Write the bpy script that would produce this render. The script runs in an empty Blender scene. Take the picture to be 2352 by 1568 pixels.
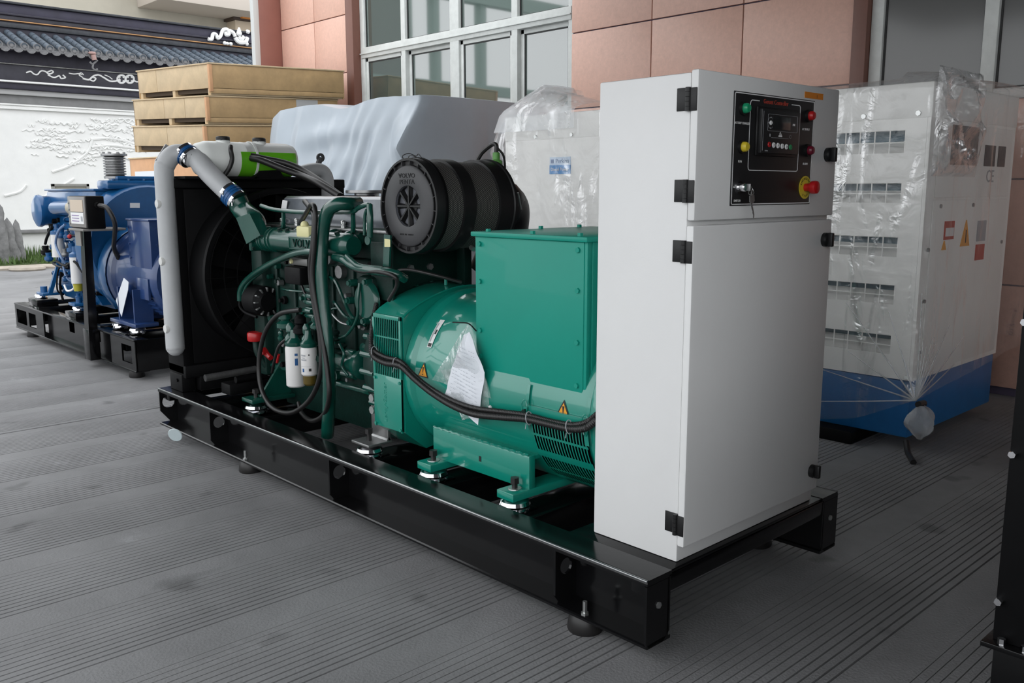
import bpy, bmesh, math, random
from mathutils import Vector, Matrix, Euler, noise
random.seed(7)
S = bpy.context.scene
C = S.collection
PI = math.pi
V = Vector

# ---------------------------------------------------------------- camera, world, exposure
CAM = V((-2.35327, -1.69798, 1.55006)); FPX = 2054.614
ROT = Euler((1.402619, 0.001696, -0.754405), 'XYZ')
cd = bpy.data.cameras.new('camera'); cam = bpy.data.objects.new('camera', cd); C.objects.link(cam)
cam.location = CAM; cam.rotation_euler = ROT
cd.sensor_width = 36; cd.lens = FPX / 2352 * 36; cd.clip_start = .05; cd.clip_end = 300
S.camera = cam
w = bpy.data.worlds.new('overcast_sky'); S.world = w; w.use_nodes = True
bg = w.node_tree.nodes['Background']
bg.inputs['Color'].default_value = (0.95, 0.975, 1.0, 1); bg.inputs['Strength'].default_value = 1.0
S.view_settings.view_transform = 'Standard'; S.view_settings.look = 'None'
S.view_settings.exposure = 1.17; S.view_settings.gamma = 1; S.view_settings.use_curve_mapping = False
S.cycles.max_bounces = 8; S.cycles.transparent_max_bounces = 24
S.cycles.sample_clamp_indirect = 4
S.cycles.use_denoising = True

MR = ROT.to_matrix()
def A(u, v, x=None, y=None, z=None):
    """point of the place seen at photo pixel (u, v) on the plane x=, y= or z="""
    d = MR @ V(((u - 1176) / FPX, -(v - 784) / FPX, -1))
    if x is not None: t = (x - CAM.x) / d.x
    elif y is not None: t = (y - CAM.y) / d.y
    else: t = (z - CAM.z) / d.z
    return CAM + d * t

# ---------------------------------------------------------------- materials
MATS = {}
def mat(name, col, rough=.5, metal=0., var=0., vscale=6., bump=0., bscale=60., spec=.5, coat=0., alpha=1., dark=None):
    if name in MATS: return MATS[name]
    m = bpy.data.materials.new(name); m.use_nodes = True
    nt = m.node_tree; N = nt.nodes; L = nt.links
    p = N['Principled BSDF']
    c = (*col, 1)
    p.inputs['Base Color'].default_value = c
    p.inputs['Roughness'].default_value = rough; p.inputs['Metallic'].default_value = metal
    p.inputs['Specular IOR Level'].default_value = spec
    p.inputs['Coat Weight'].default_value = coat; p.inputs['Coat Roughness'].default_value = .06
    p.inputs['Alpha'].default_value = alpha
    tc = N.new('ShaderNodeTexCoord')
    if var > 0:
        n = N.new('ShaderNodeTexNoise'); n.inputs['Scale'].default_value = vscale; n.inputs['Detail'].default_value = 6
        n.inputs['Roughness'].default_value = .65
        L.new(tc.outputs['Object'], n.inputs['Vector'])
        r = N.new('ShaderNodeValToRGB')
        r.color_ramp.elements[0].position = .3; r.color_ramp.elements[1].position = .72
        d = dark or tuple(k * (1 - var) for k in col)
        r.color_ramp.elements[0].color = (*d, 1)
        r.color_ramp.elements[1].color = (*[min(1, k * (1 + var * .5)) for k in col], 1)
        L.new(n.outputs['Fac'], r.inputs['Fac']); L.new(r.outputs['Color'], p.inputs['Base Color'])
    if bump > 0:
        n2 = N.new('ShaderNodeTexNoise'); n2.inputs['Scale'].default_value = bscale; n2.inputs['Detail'].default_value = 4
        L.new(tc.outputs['Object'], n2.inputs['Vector'])
        b = N.new('ShaderNodeBump'); b.inputs['Strength'].default_value = bump; b.inputs['Distance'].default_value = .01
        L.new(n2.outputs['Fac'], b.inputs['Height']); L.new(b.outputs['Normal'], p.inputs['Normal'])
    MATS[name] = m
    return m

def film_mat(name, tint, opac, rough=.12, bscale=9, bstr=.6, fbase=.06, streak=.0, sscale=(7, 7, 1.2)):
    """thin clear plastic film: transparent, part milky where it is creased, glossy"""
    m = bpy.data.materials.new(name); m.use_nodes = True
    nt = m.node_tree; N = nt.nodes; L = nt.links; N.clear()
    out = N.new('ShaderNodeOutputMaterial')
    tr = N.new('ShaderNodeBsdfTransparent'); gl = N.new('ShaderNodeBsdfGlossy'); gl.inputs['Roughness'].default_value = rough
    df = N.new('ShaderNodeBsdfDiffuse'); df.inputs['Color'].default_value = (*tint, 1)
    tl_ = N.new('ShaderNodeBsdfTranslucent'); tl_.inputs['Color'].default_value = (*tint, 1)
    dm = N.new('ShaderNodeMixShader'); dm.inputs[0].default_value = .4; L.new(df.outputs[0], dm.inputs[1]); L.new(tl_.outputs[0], dm.inputs[2])
    gl.inputs['Color'].default_value = (1, 1, 1, 1)
    tc = N.new('ShaderNodeTexCoord')
    n = N.new('ShaderNodeTexNoise'); n.inputs['Scale'].default_value = bscale; n.inputs['Detail'].default_value = 5; n.inputs['Distortion'].default_value = 1.2
    L.new(tc.outputs['Object'], n.inputs['Vector'])
    b = N.new('ShaderNodeBump'); b.inputs['Strength'].default_value = bstr; b.inputs['Distance'].default_value = .05
    L.new(n.outputs['Fac'], b.inputs['Height']); L.new(b.outputs['Normal'], gl.inputs['Normal'])
    lw = N.new('ShaderNodeLayerWeight'); lw.inputs['Blend'].default_value = .2
    ma = N.new('ShaderNodeMath'); ma.operation = 'MULTIPLY_ADD'; ma.inputs[1].default_value = .28; ma.inputs[2].default_value = fbase
    L.new(lw.outputs['Fresnel'], ma.inputs[0])
    m1 = N.new('ShaderNodeMixShader'); m1.inputs[0].default_value = opac
    if streak:
        mp = N.new('ShaderNodeMapping'); mp.inputs['Scale'].default_value = sscale; mp.inputs['Rotation'].default_value = (.35, .1, 0)
        n2 = N.new('ShaderNodeTexNoise'); n2.inputs['Scale'].default_value = 1; n2.inputs['Detail'].default_value = 7; n2.inputs['Distortion'].default_value = .8; n2.inputs['Roughness'].default_value = .62
        L.new(tc.outputs['Object'], mp.inputs['Vector']); L.new(mp.outputs['Vector'], n2.inputs['Vector'])
        r = N.new('ShaderNodeMapRange'); r.inputs['From Min'].default_value = .54; r.inputs['From Max'].default_value = .74; r.inputs['To Min'].default_value = 0; r.inputs['To Max'].default_value = streak
        L.new(n2.outputs['Fac'], r.inputs['Value'])
        ad = N.new('ShaderNodeMath'); ad.operation = 'ADD'; ad.use_clamp = True
        L.new(ma.outputs[0], ad.inputs[0]); L.new(r.outputs['Result'], ad.inputs[1]); ma = ad
    L.new(tr.outputs[0], m1.inputs[1]); L.new(dm.outputs[0], m1.inputs[2])
    m2 = N.new('ShaderNodeMixShader'); L.new(ma.outputs[0], m2.inputs[0])
    L.new(m1.outputs[0], m2.inputs[1]); L.new(gl.outputs[0], m2.inputs[2])
    L.new(m2.outputs[0], out.inputs['Surface'])
    return m

GREEN = mat('engine_green_paint', (.004, .066, .048), .26, var=.25, vscale=9, bump=.05, bscale=40, coat=.55)
DGREEN = mat('shaded_cast_iron_green', (.002, .022, .0165), .5, spec=.3, var=.4, vscale=12, bump=.12, bscale=70)  # dark green deepened further to hold the shade low on the engine
ALT = mat('alternator_green_paint', (.004, .235, .172), .3, var=.06, vscale=3, bump=.02, bscale=30, coat=.9)
ALTBOX = mat('terminal_box_green_paint', (.004, .27, .20), .45, spec=.3, var=.05, vscale=3, coat=.1)
BLACK = mat('black_gloss_paint', (.0045, .0045, .005), .16, var=.3, vscale=8, bump=.02, bscale=50, spec=.35)
EDGE = mat('edge_highlight_paint', (.06, .065, .07), .12)  # paler, extra-reflective strip standing in for the sky highlight on the bend
EDGE.node_tree.nodes['Principled BSDF'].inputs['IOR'].default_value = 2.9
MBLACK = mat('black_matt_steel', (.0035, .0035, .004), .55, spec=.15, var=.3, vscale=8, bump=.03)
RUBBER = mat('black_rubber', (.012, .011, .011), .42)
PLASTIC = mat('black_plastic', (.009, .009, .0095), .42, spec=.35, bump=.04, bscale=150)
GPLASTIC = mat('charcoal_plastic', (.042, .042, .045), .5, bump=.05, bscale=200)
CHROME = mat('chrome', (.85, .85, .87), .08, 1.)
STEEL = mat('bare_steel', (.33, .33, .33), .35, .8, var=.25, vscale=20)
ZINC = mat('zinc_plated_steel', (.55, .56, .55), .3, .9)
WHITE = mat('white_powder_coat', (.74, .74, .735), .42, var=.03, vscale=2, bump=.03, bscale=220)
GREYP = mat('grey_painted_pipe', (.47, .48, .49), .42, var=.08, vscale=5)
BLUEH = mat('blue_silicone_hose', (.012, .09, .26), .3)
BLUE = mat('blue_engine_paint', (.006, .085, .24), .3, var=.2, vscale=5, coat=.3)
NAVY = mat('navy_alternator_paint', (.016, .045, .15), .3, var=.1, vscale=4, coat=.3)
RED = mat('red_plastic', (.42, .012, .014), .3)
YEL = mat('yellow_plastic', (.62, .48, .03), .35)
ORANGE = mat('warning_orange', (.75, .32, .02), .5)
CREAM = mat('cream_plastic_cap', (.72, .68, .36), .5)
FILTW = mat('filter_white_paint', (.66, .65, .64), .35)
PAPER = mat('white_paper', (.72, .75, .80), .6)
INK = mat('black_print', (.01, .01, .01), .5)
WPRINT = mat('white_print', (.75, .75, .75), .5)
GPRINT = mat('grey_print', (.35, .36, .38), .5)
RPRINT = mat('red_print', (.45, .05, .03), .5)

# ---------------------------------------------------------------- mesh building
def cmr(pts, n=6):
    pts = [V(p) for p in pts]
    if len(pts) < 3: return pts
    P = [2 * pts[0] - pts[1]] + pts + [2 * pts[-1] - pts[-2]]
    out = []
    for i in range(1, len(P) - 2):
        a, b, c, d = P[i - 1:i + 3]
        for k in range(n):
            t = k / n
            out.append(.5 * ((2 * b) + (c - a) * t + (2 * a - 5 * b + 4 * c - d) * t * t + (3 * b - a - 3 * c + d) * t ** 3))
    out.append(pts[-1])
    return out

AX = {'x': (V((1, 0, 0)), V((0, 1, 0)), V((0, 0, 1))), 'y': (V((0, 1, 0)), V((0, 0, 1)), V((1, 0, 0))), 'z': (V((0, 0, 1)), V((1, 0, 0)), V((0, 1, 0)))}

class MB:
    def __init__(s): s.v = []; s.f = []; s.uv = None
    def add(s, vs, fs, M=None):
        o = len(s.v)
        s.v += [(M @ V(p)) if M else V(p) for p in vs]
        s.f += [tuple(i + o for i in f) for f in fs]
        return s
    def box(s, x0, x1, y0, y1, z0, z1, b=0., M=None):
        if x0 > x1: x0, x1 = x1, x0
        if y0 > y1: y0, y1 = y1, y0
        if z0 > z1: z0, z1 = z1, z0
        b = min(b, .49 * min(x1 - x0, y1 - y0, z1 - z0))
        if b <= 0:
            vs = [(x, y, z) for x in (x0, x1) for y in (y0, y1) for z in (z0, z1)]
            return s.add(vs, [(0, 1, 3, 2), (4, 6, 7, 5), (0, 4, 5, 1), (2, 3, 7, 6), (0, 2, 6, 4), (1, 5, 7, 3)], M)
        bm = bmesh.new(); bmesh.ops.create_cube(bm, size=1)
        for q in bm.verts:
            q.co = V((x0 if q.co.x < 0 else x1, y0 if q.co.y < 0 else y1, z0 if q.co.z < 0 else z1))
        bmesh.ops.bevel(bm, geom=bm.edges[:], offset=b, segments=2, profile=.5, affect='EDGES')
        bm.verts.index_update()
        s.add([q.co.copy() for q in bm.verts], [[q.index for q in f.verts] for f in bm.faces], M); bm.free(); return s
    def tube(s, pts, r, seg=8, sm=6, caps=True, corr=0., pitch=.012):
        P = cmr(pts, sm) if sm else [V(p) for p in pts]
        if corr:
            L = [0]
            for a, b in zip(P, P[1:]): L.append(L[-1] + (b - a).length)
            n = int(L[-1] / pitch * 4); Q = []; j = 0
            for k in range(n + 1):
                t = L[-1] * k / n
                while j < len(P) - 2 and L[j + 1] < t: j += 1
                Q.append(P[j].lerp(P[j + 1], (t - L[j]) / max(1e-9, L[j + 1] - L[j])))
            P = Q
        n = len(P); rr = r if isinstance(r, (list, tuple)) else None
        T = [(P[min(i + 1, n - 1)] - P[max(i - 1, 0)]).normalized() for i in range(n)]
        u = T[0].orthogonal().normalized(); vs = []; fs = []
        for i in range(n):
            u = (u - T[i] * u.dot(T[i])).normalized(); q = T[i].cross(u)
            R = rr[0] + (rr[1] - rr[0]) * i / (n - 1) if rr else r
            if corr: R *= (1 + corr * (1 if i % 4 in (0, 1) else -1))
            for k in range(seg):
                a = 2 * PI * k / seg; vs.append(P[i] + (u * math.cos(a) + q * math.sin(a)) * R)
        for i in range(n - 1):
            for k in range(seg):
                k2 = (k + 1) % seg; fs.append((i * seg + k, i * seg + k2, (i + 1) * seg + k2, (i + 1) * seg + k))
        if caps: fs.append(tuple(range(seg))[::-1]); fs.append(tuple((n - 1) * seg + k for k in range(seg)))
        return s.add(vs, fs)
    def cyl(s, p0, p1, r0, r1=None, seg=20):
        return s.tube([p0, p1], (r0, r0 if r1 is None else r1), seg, 0)
    def lathe(s, prof, o=(0, 0, 0), ax='z', seg=32, a0=0., a1=2 * PI, caps=False):
        """prof: (radius, height) pairs along the axis"""
        d, e, f = AX[ax]; o = V(o); full = a1 - a0 > 2 * PI - 1e-6
        n = seg if full else seg + 1; vs = []; fs = []
        for r, h in prof:
            for k in range(n):
                a = a0 + (a1 - a0) * k / seg; vs.append(o + d * h + (e * math.cos(a) + f * math.sin(a)) * r)
        for i in range(len(prof) - 1):
            for k in range(seg):
                k2 = (k + 1) % n; fs.append((i * n + k, i * n + k2, (i + 1) * n + k2, (i + 1) * n + k))
        if caps: fs.append(tuple(range(n))[::-1]); fs.append(tuple((len(prof) - 1) * n + k for k in range(n)))
        return s.add(vs, fs)
    def prism(s, poly, ax, a0, a1, M=None):
        """poly: 2D outline; ax x -> (y,z), y -> (x,z), z -> (x,y)"""
        n = len(poly); vs = []
        for a in (a0, a1):
            for p, q in poly: vs.append((a, p, q) if ax == 'x' else (p, a, q) if ax == 'y' else (p, q, a))
        fs = [tuple(range(n)), tuple(range(2 * n - 1, n - 1, -1))] + [(i, i + n, (i + 1) % n + n, (i + 1) % n) for i in range(n)]
        return s.add(vs, fs, M)
    def ball(s, c, r, seg=14, rings=9, sc=(1, 1, 1)):
        prof = [(r * math.sin(PI * i / rings), -r * math.cos(PI * i / rings)) for i in range(rings + 1)]
        t = MB().lathe(prof, seg=seg); c = V(c)
        return s.add([c + V((p.x * sc[0], p.y * sc[1], p.z * sc[2])) for p in t.v], t.f)
    def hexa(s, a, b): # two quads of four points
        return s.add(list(a) + list(b), [(0, 1, 2, 3), (7, 6, 5, 4), (0, 4, 5, 1), (1, 5, 6, 2), (2, 6, 7, 3), (3, 7, 4, 0)])
    def grid(s, fn, nu, nv, closed=False):
        vs = [fn(i / nu, j / nv) for j in range(nv + 1) for i in range(nu + (0 if closed else 1))]
        n = nu + (0 if closed else 1)
        fs = [(j * n + i, j * n + (i + 1) % n, (j + 1) * n + (i + 1) % n, (j + 1) * n + i) for j in range(nv) for i in range(nu)]
        return s.add(vs, fs)
    def bolt(s, p, n, r=.012, h=.01):
        p = V(p); n = V(n).normalized(); s.cyl(p - n * .002, p + n * h, r, r * .95, 6); return s
    def text(s, body, size, M, depth=.0008, align='CENTER', squash=1.):
        cu = bpy.data.curves.new('t', 'FONT'); cu.body = body; cu.size = size; cu.extrude = depth; cu.align_x = align; cu.align_y = 'CENTER'
        cu.resolution_u = 2
        to = bpy.data.objects.new('t', cu); C.objects.link(to)
        dg = bpy.context.evaluated_depsgraph_get(); me = to.evaluated_get(dg).to_mesh()
        s.add([V((q.co.x * squash, q.co.y, q.co.z)) for q in me.vertices], [tuple(p.vertices) for p in me.polygons], M)
        to.evaluated_get(dg).to_mesh_clear(); bpy.data.objects.remove(to); bpy.data.curves.remove(cu); return s

def face_mx(p, side):
    """text plane facing -Y ('front') or -X ('left') or up"""
    if side == 'front': R = Matrix(((1, 0, 0), (0, 0, -1), (0, 1, 0)))
    elif side == 'left': R = Matrix(((0, 0, -1), (-1, 0, 0), (0, 1, 0)))
    else: R = Matrix.Identity(3)
    return Matrix.Translation(V(p)) @ R.to_4x4()

WO = {}
def tag(o, label=None, cat=None, group=None, kind=None):
    if label: o['label'] = label
    if cat: o['category'] = cat
    if group: o['group'] = group
    if kind: o['kind'] = kind
    return o
def thing(name, label, cat, loc, group=None):
    o = bpy.data.objects.new(name, None); C.objects.link(o); o.location = loc; o.empty_display_size = .1
    WO[o] = V(loc); return tag(o, label, cat, group)
def link(name, me, parent, wpos):
    o = bpy.data.objects.new(name, me); C.objects.link(o)
    WO[o] = V(wpos); o.location = WO[o] - (WO[parent] if parent else V((0, 0, 0)))
    if parent: o.parent = parent
    return o
def obj(name, mb, m, parent=None, ang=38, kind=None, label=None, cat=None, group=None, flat=False):
    if not mb.v: return None
    lo = V([min(p[i] for p in mb.v) for i in range(3)]); hi = V([max(p[i] for p in mb.v) for i in range(3)])
    c = (lo + hi) / 2
    if not parent: c.z = lo.z
    me = bpy.data.meshes.new(name); me.from_pydata([p - c for p in mb.v], [], mb.f)
    bm = bmesh.new(); bm.from_mesh(me); bmesh.ops.recalc_face_normals(bm, faces=bm.faces[:]); bm.to_mesh(me); bm.free()
    if not flat:
        me.polygons.foreach_set('use_smooth', [True] * len(me.polygons)); me.set_sharp_from_angle(angle=math.radians(ang))
    me.materials.append(m)
    o = link(name, me, parent, c); return tag(o, label, cat, group, kind)
def clone(o, wpos, parent):
    c = link(o.name.split('.')[0], o.data, parent, wpos)
    if o.get('label'): c['label'] = o['label']
    return c
exec_order = []
# ================================================================ SETTING
CONC = mat('concrete', (.235, .235, .24), .68, var=.3, vscale=1.1, bump=.25, bscale=90, spec=.4)
def ground():
    prof = [(-14, 0)]
    jy = 4.64
    lines = []
    for k in range(-9, 17):
        y0 = 1.829 + .575 * k
        for i in range(13):
            f = 1 - i / 13
            lines.append((y0 + .033 * i, .0014 + .0026 * f, .003 + .006 * f))
    lines.append((jy, .008, .012)); lines.sort()
    last = -14
    for y, hw, d in lines:
        if y - hw < last + .004: continue
        prof += [(y - hw, 0), (y - hw * .45, -d), (y + hw * .45, -d), (y + hw, 0)]; last = y + hw
    prof.append((60, 0))
    xs = [-40, -6, -3, 0, 3, 5.5, 40]
    mb = MB()
    vs = [(x, y, z) for y, z in prof for x in xs]; n = len(xs)
    mb.add(vs, [(j * n + i, j * n + i + 1, (j + 1) * n + i + 1, (j + 1) * n + i) for j in range(len(prof) - 1) for i in range(n - 1)])
    o = obj('floor', mb, CONC, kind='structure', flat=True)
    nt = CONC.node_tree; N = nt.nodes; L = nt.links            # dark spots and pale scuffs on the concrete
    p = N['Principled BSDF']; src = p.inputs['Base Color'].links[0].from_socket
    tc = N.new('ShaderNodeTexCoord'); v = N.new('ShaderNodeTexNoise'); v.inputs['Scale'].default_value = 3.3; v.inputs['Detail'].default_value = 2
    r = N.new('ShaderNodeValToRGB'); r.color_ramp.elements[0].position = .66; r.color_ramp.elements[1].position = .74
    r.color_ramp.elements[0].color = (1, 1, 1, 1); r.color_ramp.elements[1].color = (.62, .62, .62, 1)
    v2 = N.new('ShaderNodeTexNoise'); v2.inputs['Scale'].default_value = 1.7; v2.inputs['Detail'].default_value = 8; v2.inputs['Roughness'].default_value = .75
    r2 = N.new('ShaderNodeValToRGB'); r2.color_ramp.elements[0].position = .62; r2.color_ramp.elements[1].position = .8
    r2.color_ramp.elements[0].color = (1, 1, 1, 1); r2.color_ramp.elements[1].color = (1.7, 1.7, 1.75, 1)
    L.new(tc.outputs['Object'], v.inputs['Vector']); L.new(tc.outputs['Object'], v2.inputs['Vector'])
    L.new(v.outputs['Fac'], r.inputs['Fac']); L.new(v2.outputs['Fac'], r2.inputs['Fac'])
    m1 = N.new('ShaderNodeMix'); m1.data_type = 'RGBA'; m1.blend_type = 'MULTIPLY'; m1.inputs[0].default_value = 1
    m2 = N.new('ShaderNodeMix'); m2.data_type = 'RGBA'; m2.blend_type = 'MULTIPLY'; m2.inputs[0].default_value = 1
    L.new(src, m1.inputs[6]); L.new(r.outputs['Color'], m1.inputs[7]); L.new(m1.outputs[2], m2.inputs[6]); L.new(r2.outputs['Color'], m2.inputs[7])
    L.new(m2.outputs[2], p.inputs['Base Color'])
ground()

# ---- tiled facade on the right
TILE = mat('pink_granite_tile', (.69, .43, .345), .42, var=.1, vscale=26)
MORTAR = mat('grey_violet_joint', (.085, .07, .115), .7)
BROWN = mat('brown_aluminium_column', (.16, .065, .045), .45, var=.1)
ALU = mat('white_window_aluminium', (.60, .62, .60), .4, var=.12, vscale=9)
DGASKET = mat('window_gasket', (.03, .03, .03), .6)
GLASS = mat('tinted_window_glass', (.06, .085, .075), .03)
GLASS.node_tree.nodes['Principled BSDF'].inputs['IOR'].default_value = 2.7
GLASS2 = mat('grey_window_glass', (.13, .13, .128), .12)
FX = 4.9
fac = MB()
for (y0, y1, z0, z1) in ((1.81, 5.09, 0, 5.2), (-9, 1.81, 0, 2.2), (5.09, 9.1, 0, .9), (9.08, 11.3, 0, 5.2)):
    fac.box(FX + .03, FX + .6, y0, y1, z0, z1)
wr = obj('wall_right', fac, MORTAR, kind='structure', flat=True)
tmb = {}
def tile(y0, y1, z0, z1):
    key = (round(y1 - y0, 3), round(z1 - z0, 3)); pos = V((FX + .013, (y0 + y1) / 2, (z0 + z1) / 2))
    if key in tmb: clone(tmb[key], pos, wr)
    else: tmb[key] = obj('tile', MB().box(FX - .004, FX + .03, y0 + .0065, y1 - .0065, z0 + .0065, z1 - .0065, .003), TILE, wr)
ZR = [.06, .84, 1.62, 2.40, 3.18, 3.96, 4.74]
for z0, z1 in zip(ZR, ZR[1:]):
    for y0, y1 in ((1.94, 2.99), (2.99, 4.02), (4.02, 5.09), (9.27, 10.23), (10.23, 11.19)):
        tile(y0, y1, z0, z1)
for z0, z1 in ((.06, .84), (.84, 1.62), (1.62, 2.2)):
    for k in range(-3, 1): tile(.9 + 1.03 * k - .12, .9 + 1.03 * (k + 1) - .12, z0, z1)
YE = A(577, 60, x=4.45).y
# pilaster at the far end, jambs and brown column
obj('trim_1', MB().box(4.52, FX + .02, 11.19, YE, 0, 5.2, .01), mat('red_brown_pilaster', (.25, .10, .078), .5, var=.1, vscale=3), kind='structure')
obj('trim_2', MB().box(4.44, 4.53, 11.185, YE, 0, 5.2, .006), mat('pale_corner_trim', (.5, .52, .52), .5), kind='structure')
obj('trim_3', MB().box(FX - .1, FX + .1, 9.09, 9.265, 0, 5.2, .006), BROWN, kind='structure')
obj('trim_4', MB().box(FX - .05, FX + .1, 1.812, 1.935, 0, 5.2, .006), BROWN, kind='structure')

def window(n, y0, y1, z0, z1, mulls, transoms, sash):
    root = bpy.data.objects.new('window_%d' % n, None); C.objects.link(root); root.location = (FX, (y0 + y1) / 2, z0); WO[root] = V(root.location); root['kind'] = 'structure'
    fr = MB(); X0, X1 = FX + .02, FX + .12
    fr.box(X0, X1, y0, y0 + .07, z0, z1, .006).box(X0, X1, y1 - .1, y1, z0, z1, .006)
    fr.box(X0, X1, y0, y1, z0, z0 + .08, .006).box(X0, X1, y0, y1, z1 - .08, z1, .006)
    obj('window_frame', fr, ALU, root)
    ys = [y0 + .07] + [q for m in mulls for q in m] + [y1 - .1]
    for a, b in mulls: obj('mullion', MB().box(X0 - .01, X1, a, b, z0, z1, .006), ALU, root)
    for a, b in transoms:
        obj('transom', MB().box(X0 - .012, X1 + .01, y0 + .02, y1 - .02, a, b, .006).box(X0 - .03, X1, y0 + .02, y1 - .02, a + .05, a + .066, .003), ALU, root)
    zs = [z0 + .08] + [q for t in transoms for q in t] + [z1 - .08]
    for i in range(0, len(ys), 2):
        for j in range(0, len(zs), 2):
            a, b, c, d = ys[i], ys[i + 1], zs[j], zs[j + 1]
            off = .03 if (i // 2) % 2 == 0 else 0
            if sash and j == 0:
                s = MB(); sx = X0 + .02 + off; t = .05
                s.box(sx, sx + .035, a, a + t, c, d, .004).box(sx, sx + .035, b - t, b, c, d, .004).box(sx, sx + .035, a, b, c, c + t, .004).box(sx, sx + .035, a, b, d - t, d, .004)
                so = obj('sash', s, ALU, root); a += t; b -= t; c += t; d -= t
                g = MB(); 
                for q in ((a, a + .012, c, d), (b - .012, b, c, d), (a, b, d - .012, d)): g.box(sx + .012, sx + .018, *q)
                obj('gasket', g, DGASKET, so)
                obj('pane', MB().box(sx + .02, sx + .026, a, b, c, d), GLASS, so, flat=True)
            else:
                g = MB()
                for q in ((a, a + .014, c, d), (b - .014, b, c, d), (a, b, c, c + .014), (a, b, d - .014, d)): g.box(X0 + .03, X0 + .038, *q)
                obj('gasket', g, DGASKET, root)
                obj('pane', MB().box(X0 + .04, X0 + .046, a, b, c, d), GLASS if sash else GLASS2, root, flat=True)
window(1, 5.09, 9.09, .9, 5.2, ((5.94, 6.04), (6.97, 7.14), (8.05, 8.14)), ((3.33, 3.47),), True)
window(2, -3.2, 1.81, 2.2, 5.2, ((-1.5, -1.4), (.845, .945)), (), False)
# room behind the glass is closed off by the pane tint; dark interior wall keeps the light out
obj('wall_inner', MB().box(FX + .62, FX + .7, -9, 11.3, 0, 5.2), MORTAR, kind='structure', flat=True)

# ---- white courtyard wall with a tiled coping across the far end
PLASTER = mat('white_lime_plaster', (.74, .74, .725), .75, var=.08, vscale=1.5, bump=.1, bscale=30)
SLATE = mat('blue_grey_roof_clay', (.09, .115, .145), .6, var=.35, vscale=7, bump=.1)
DSLATE = mat('dark_violet_slate', (.024, .022, .038), .6, var=.5, vscale=4)
DFRIEZE = mat('dark_frieze_board', (.03, .029, .04), .6, var=.6, vscale=3, dark=(.016, .015, .022))
LIMEW = mat('white_lime_relief', (.8, .8, .79), .6)
GREYB = mat('shaded_grey_plaster', (.19, .19, .19), .7, var=.15)  # cove's shade put into the grey; the plinth uses it too
OCHRE = mat('ochre_line', (.45, .24, .10), .6)
WY, WX0, WX1 = 20.0, 1.2, 13.0
wl = obj('wall_back', MB().box(WX0, WX1, WY, WY + .4, 0, 3.9), PLASTER, kind='structure', flat=True)
def band(name, y0, z0, z1, m, par=wl): return obj(name, MB().box(WX0, WX1, y0, WY + .3, z0, z1, .015), m, par)
mo = MB()
for y0, z0, z1 in ((19.93, 3.26, 3.29), (19.95, 3.29, 3.34), (19.92, 3.34, 3.375)): mo.box(WX0, WX1, y0, WY + .1, z0, z1, .008)
obj('moulding', mo, PLASTER, wl)
band('cove', 19.97, 3.375, 3.56, GREYB); band('cove', 19.88, 3.56, 3.67, mat('half_shaded_plaster', (.38, .38, .38), .7))  # two greys carry the shade under the eave
band('ledge', 19.80, 3.67, 3.80, DSLATE); band('ledge', 19.72, 3.80, 3.84, LIMEW)
fz = band('frieze', 19.80, 3.84, 4.17, DFRIEZE); band('ledge', 19.74, 4.17, 4.19, mat('weathered_lime_edge', (.35, .35, .34), .7, var=.6, vscale=5))
band('soffit', 19.76, 4.19, 4.56, DSLATE)
sc = MB()
def scroll(pts, r=.022): sc.tube([A(u, v, y=19.79) for u, v in pts], r * .72, 6, 5)
scroll([(60, 167), (70, 164), (78, 170), (86, 171), (94, 163), (104, 164), (112, 170), (122, 166), (118, 162), (108, 166)])
scroll([(110, 172), (124, 178), (136, 174), (140, 180), (150, 178), (144, 172)])
scroll([(158, 168), (170, 170), (182, 169), (188, 172)], .016); scroll([(190, 178), (182, 172), (186, 167), (192, 172)], .018)
scroll([(190, 180), (204, 183), (214, 175), (226, 172), (238, 178), (252, 186), (266, 186), (276, 182)], .028)
scroll([(205, 183), (215, 186), (220, 180), (214, 178)], .022); scroll([(240, 172), (250, 176), (258, 182)], .016)
for cx in (279, 298):
    scroll([(cx + 9.5 * math.cos(a), 181.5 + 9 * math.sin(a)) for a in [k * PI / 5 for k in range(11)]], .032)
    for q in range(4): scroll([(cx + 4.5 * math.cos(q * PI / 2 + .78), 181.5 + 4.5 * math.sin(q * PI / 2 + .78)), (cx + 7 * math.cos(q * PI / 2 + .78), 181.5 + 7 * math.sin(q * PI / 2 + .78))], .03)
scroll([(306, 184), (314, 188), (322, 187)], .024)
obj('scroll_relief', sc, LIMEW, fz, kind='stuff')
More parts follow.
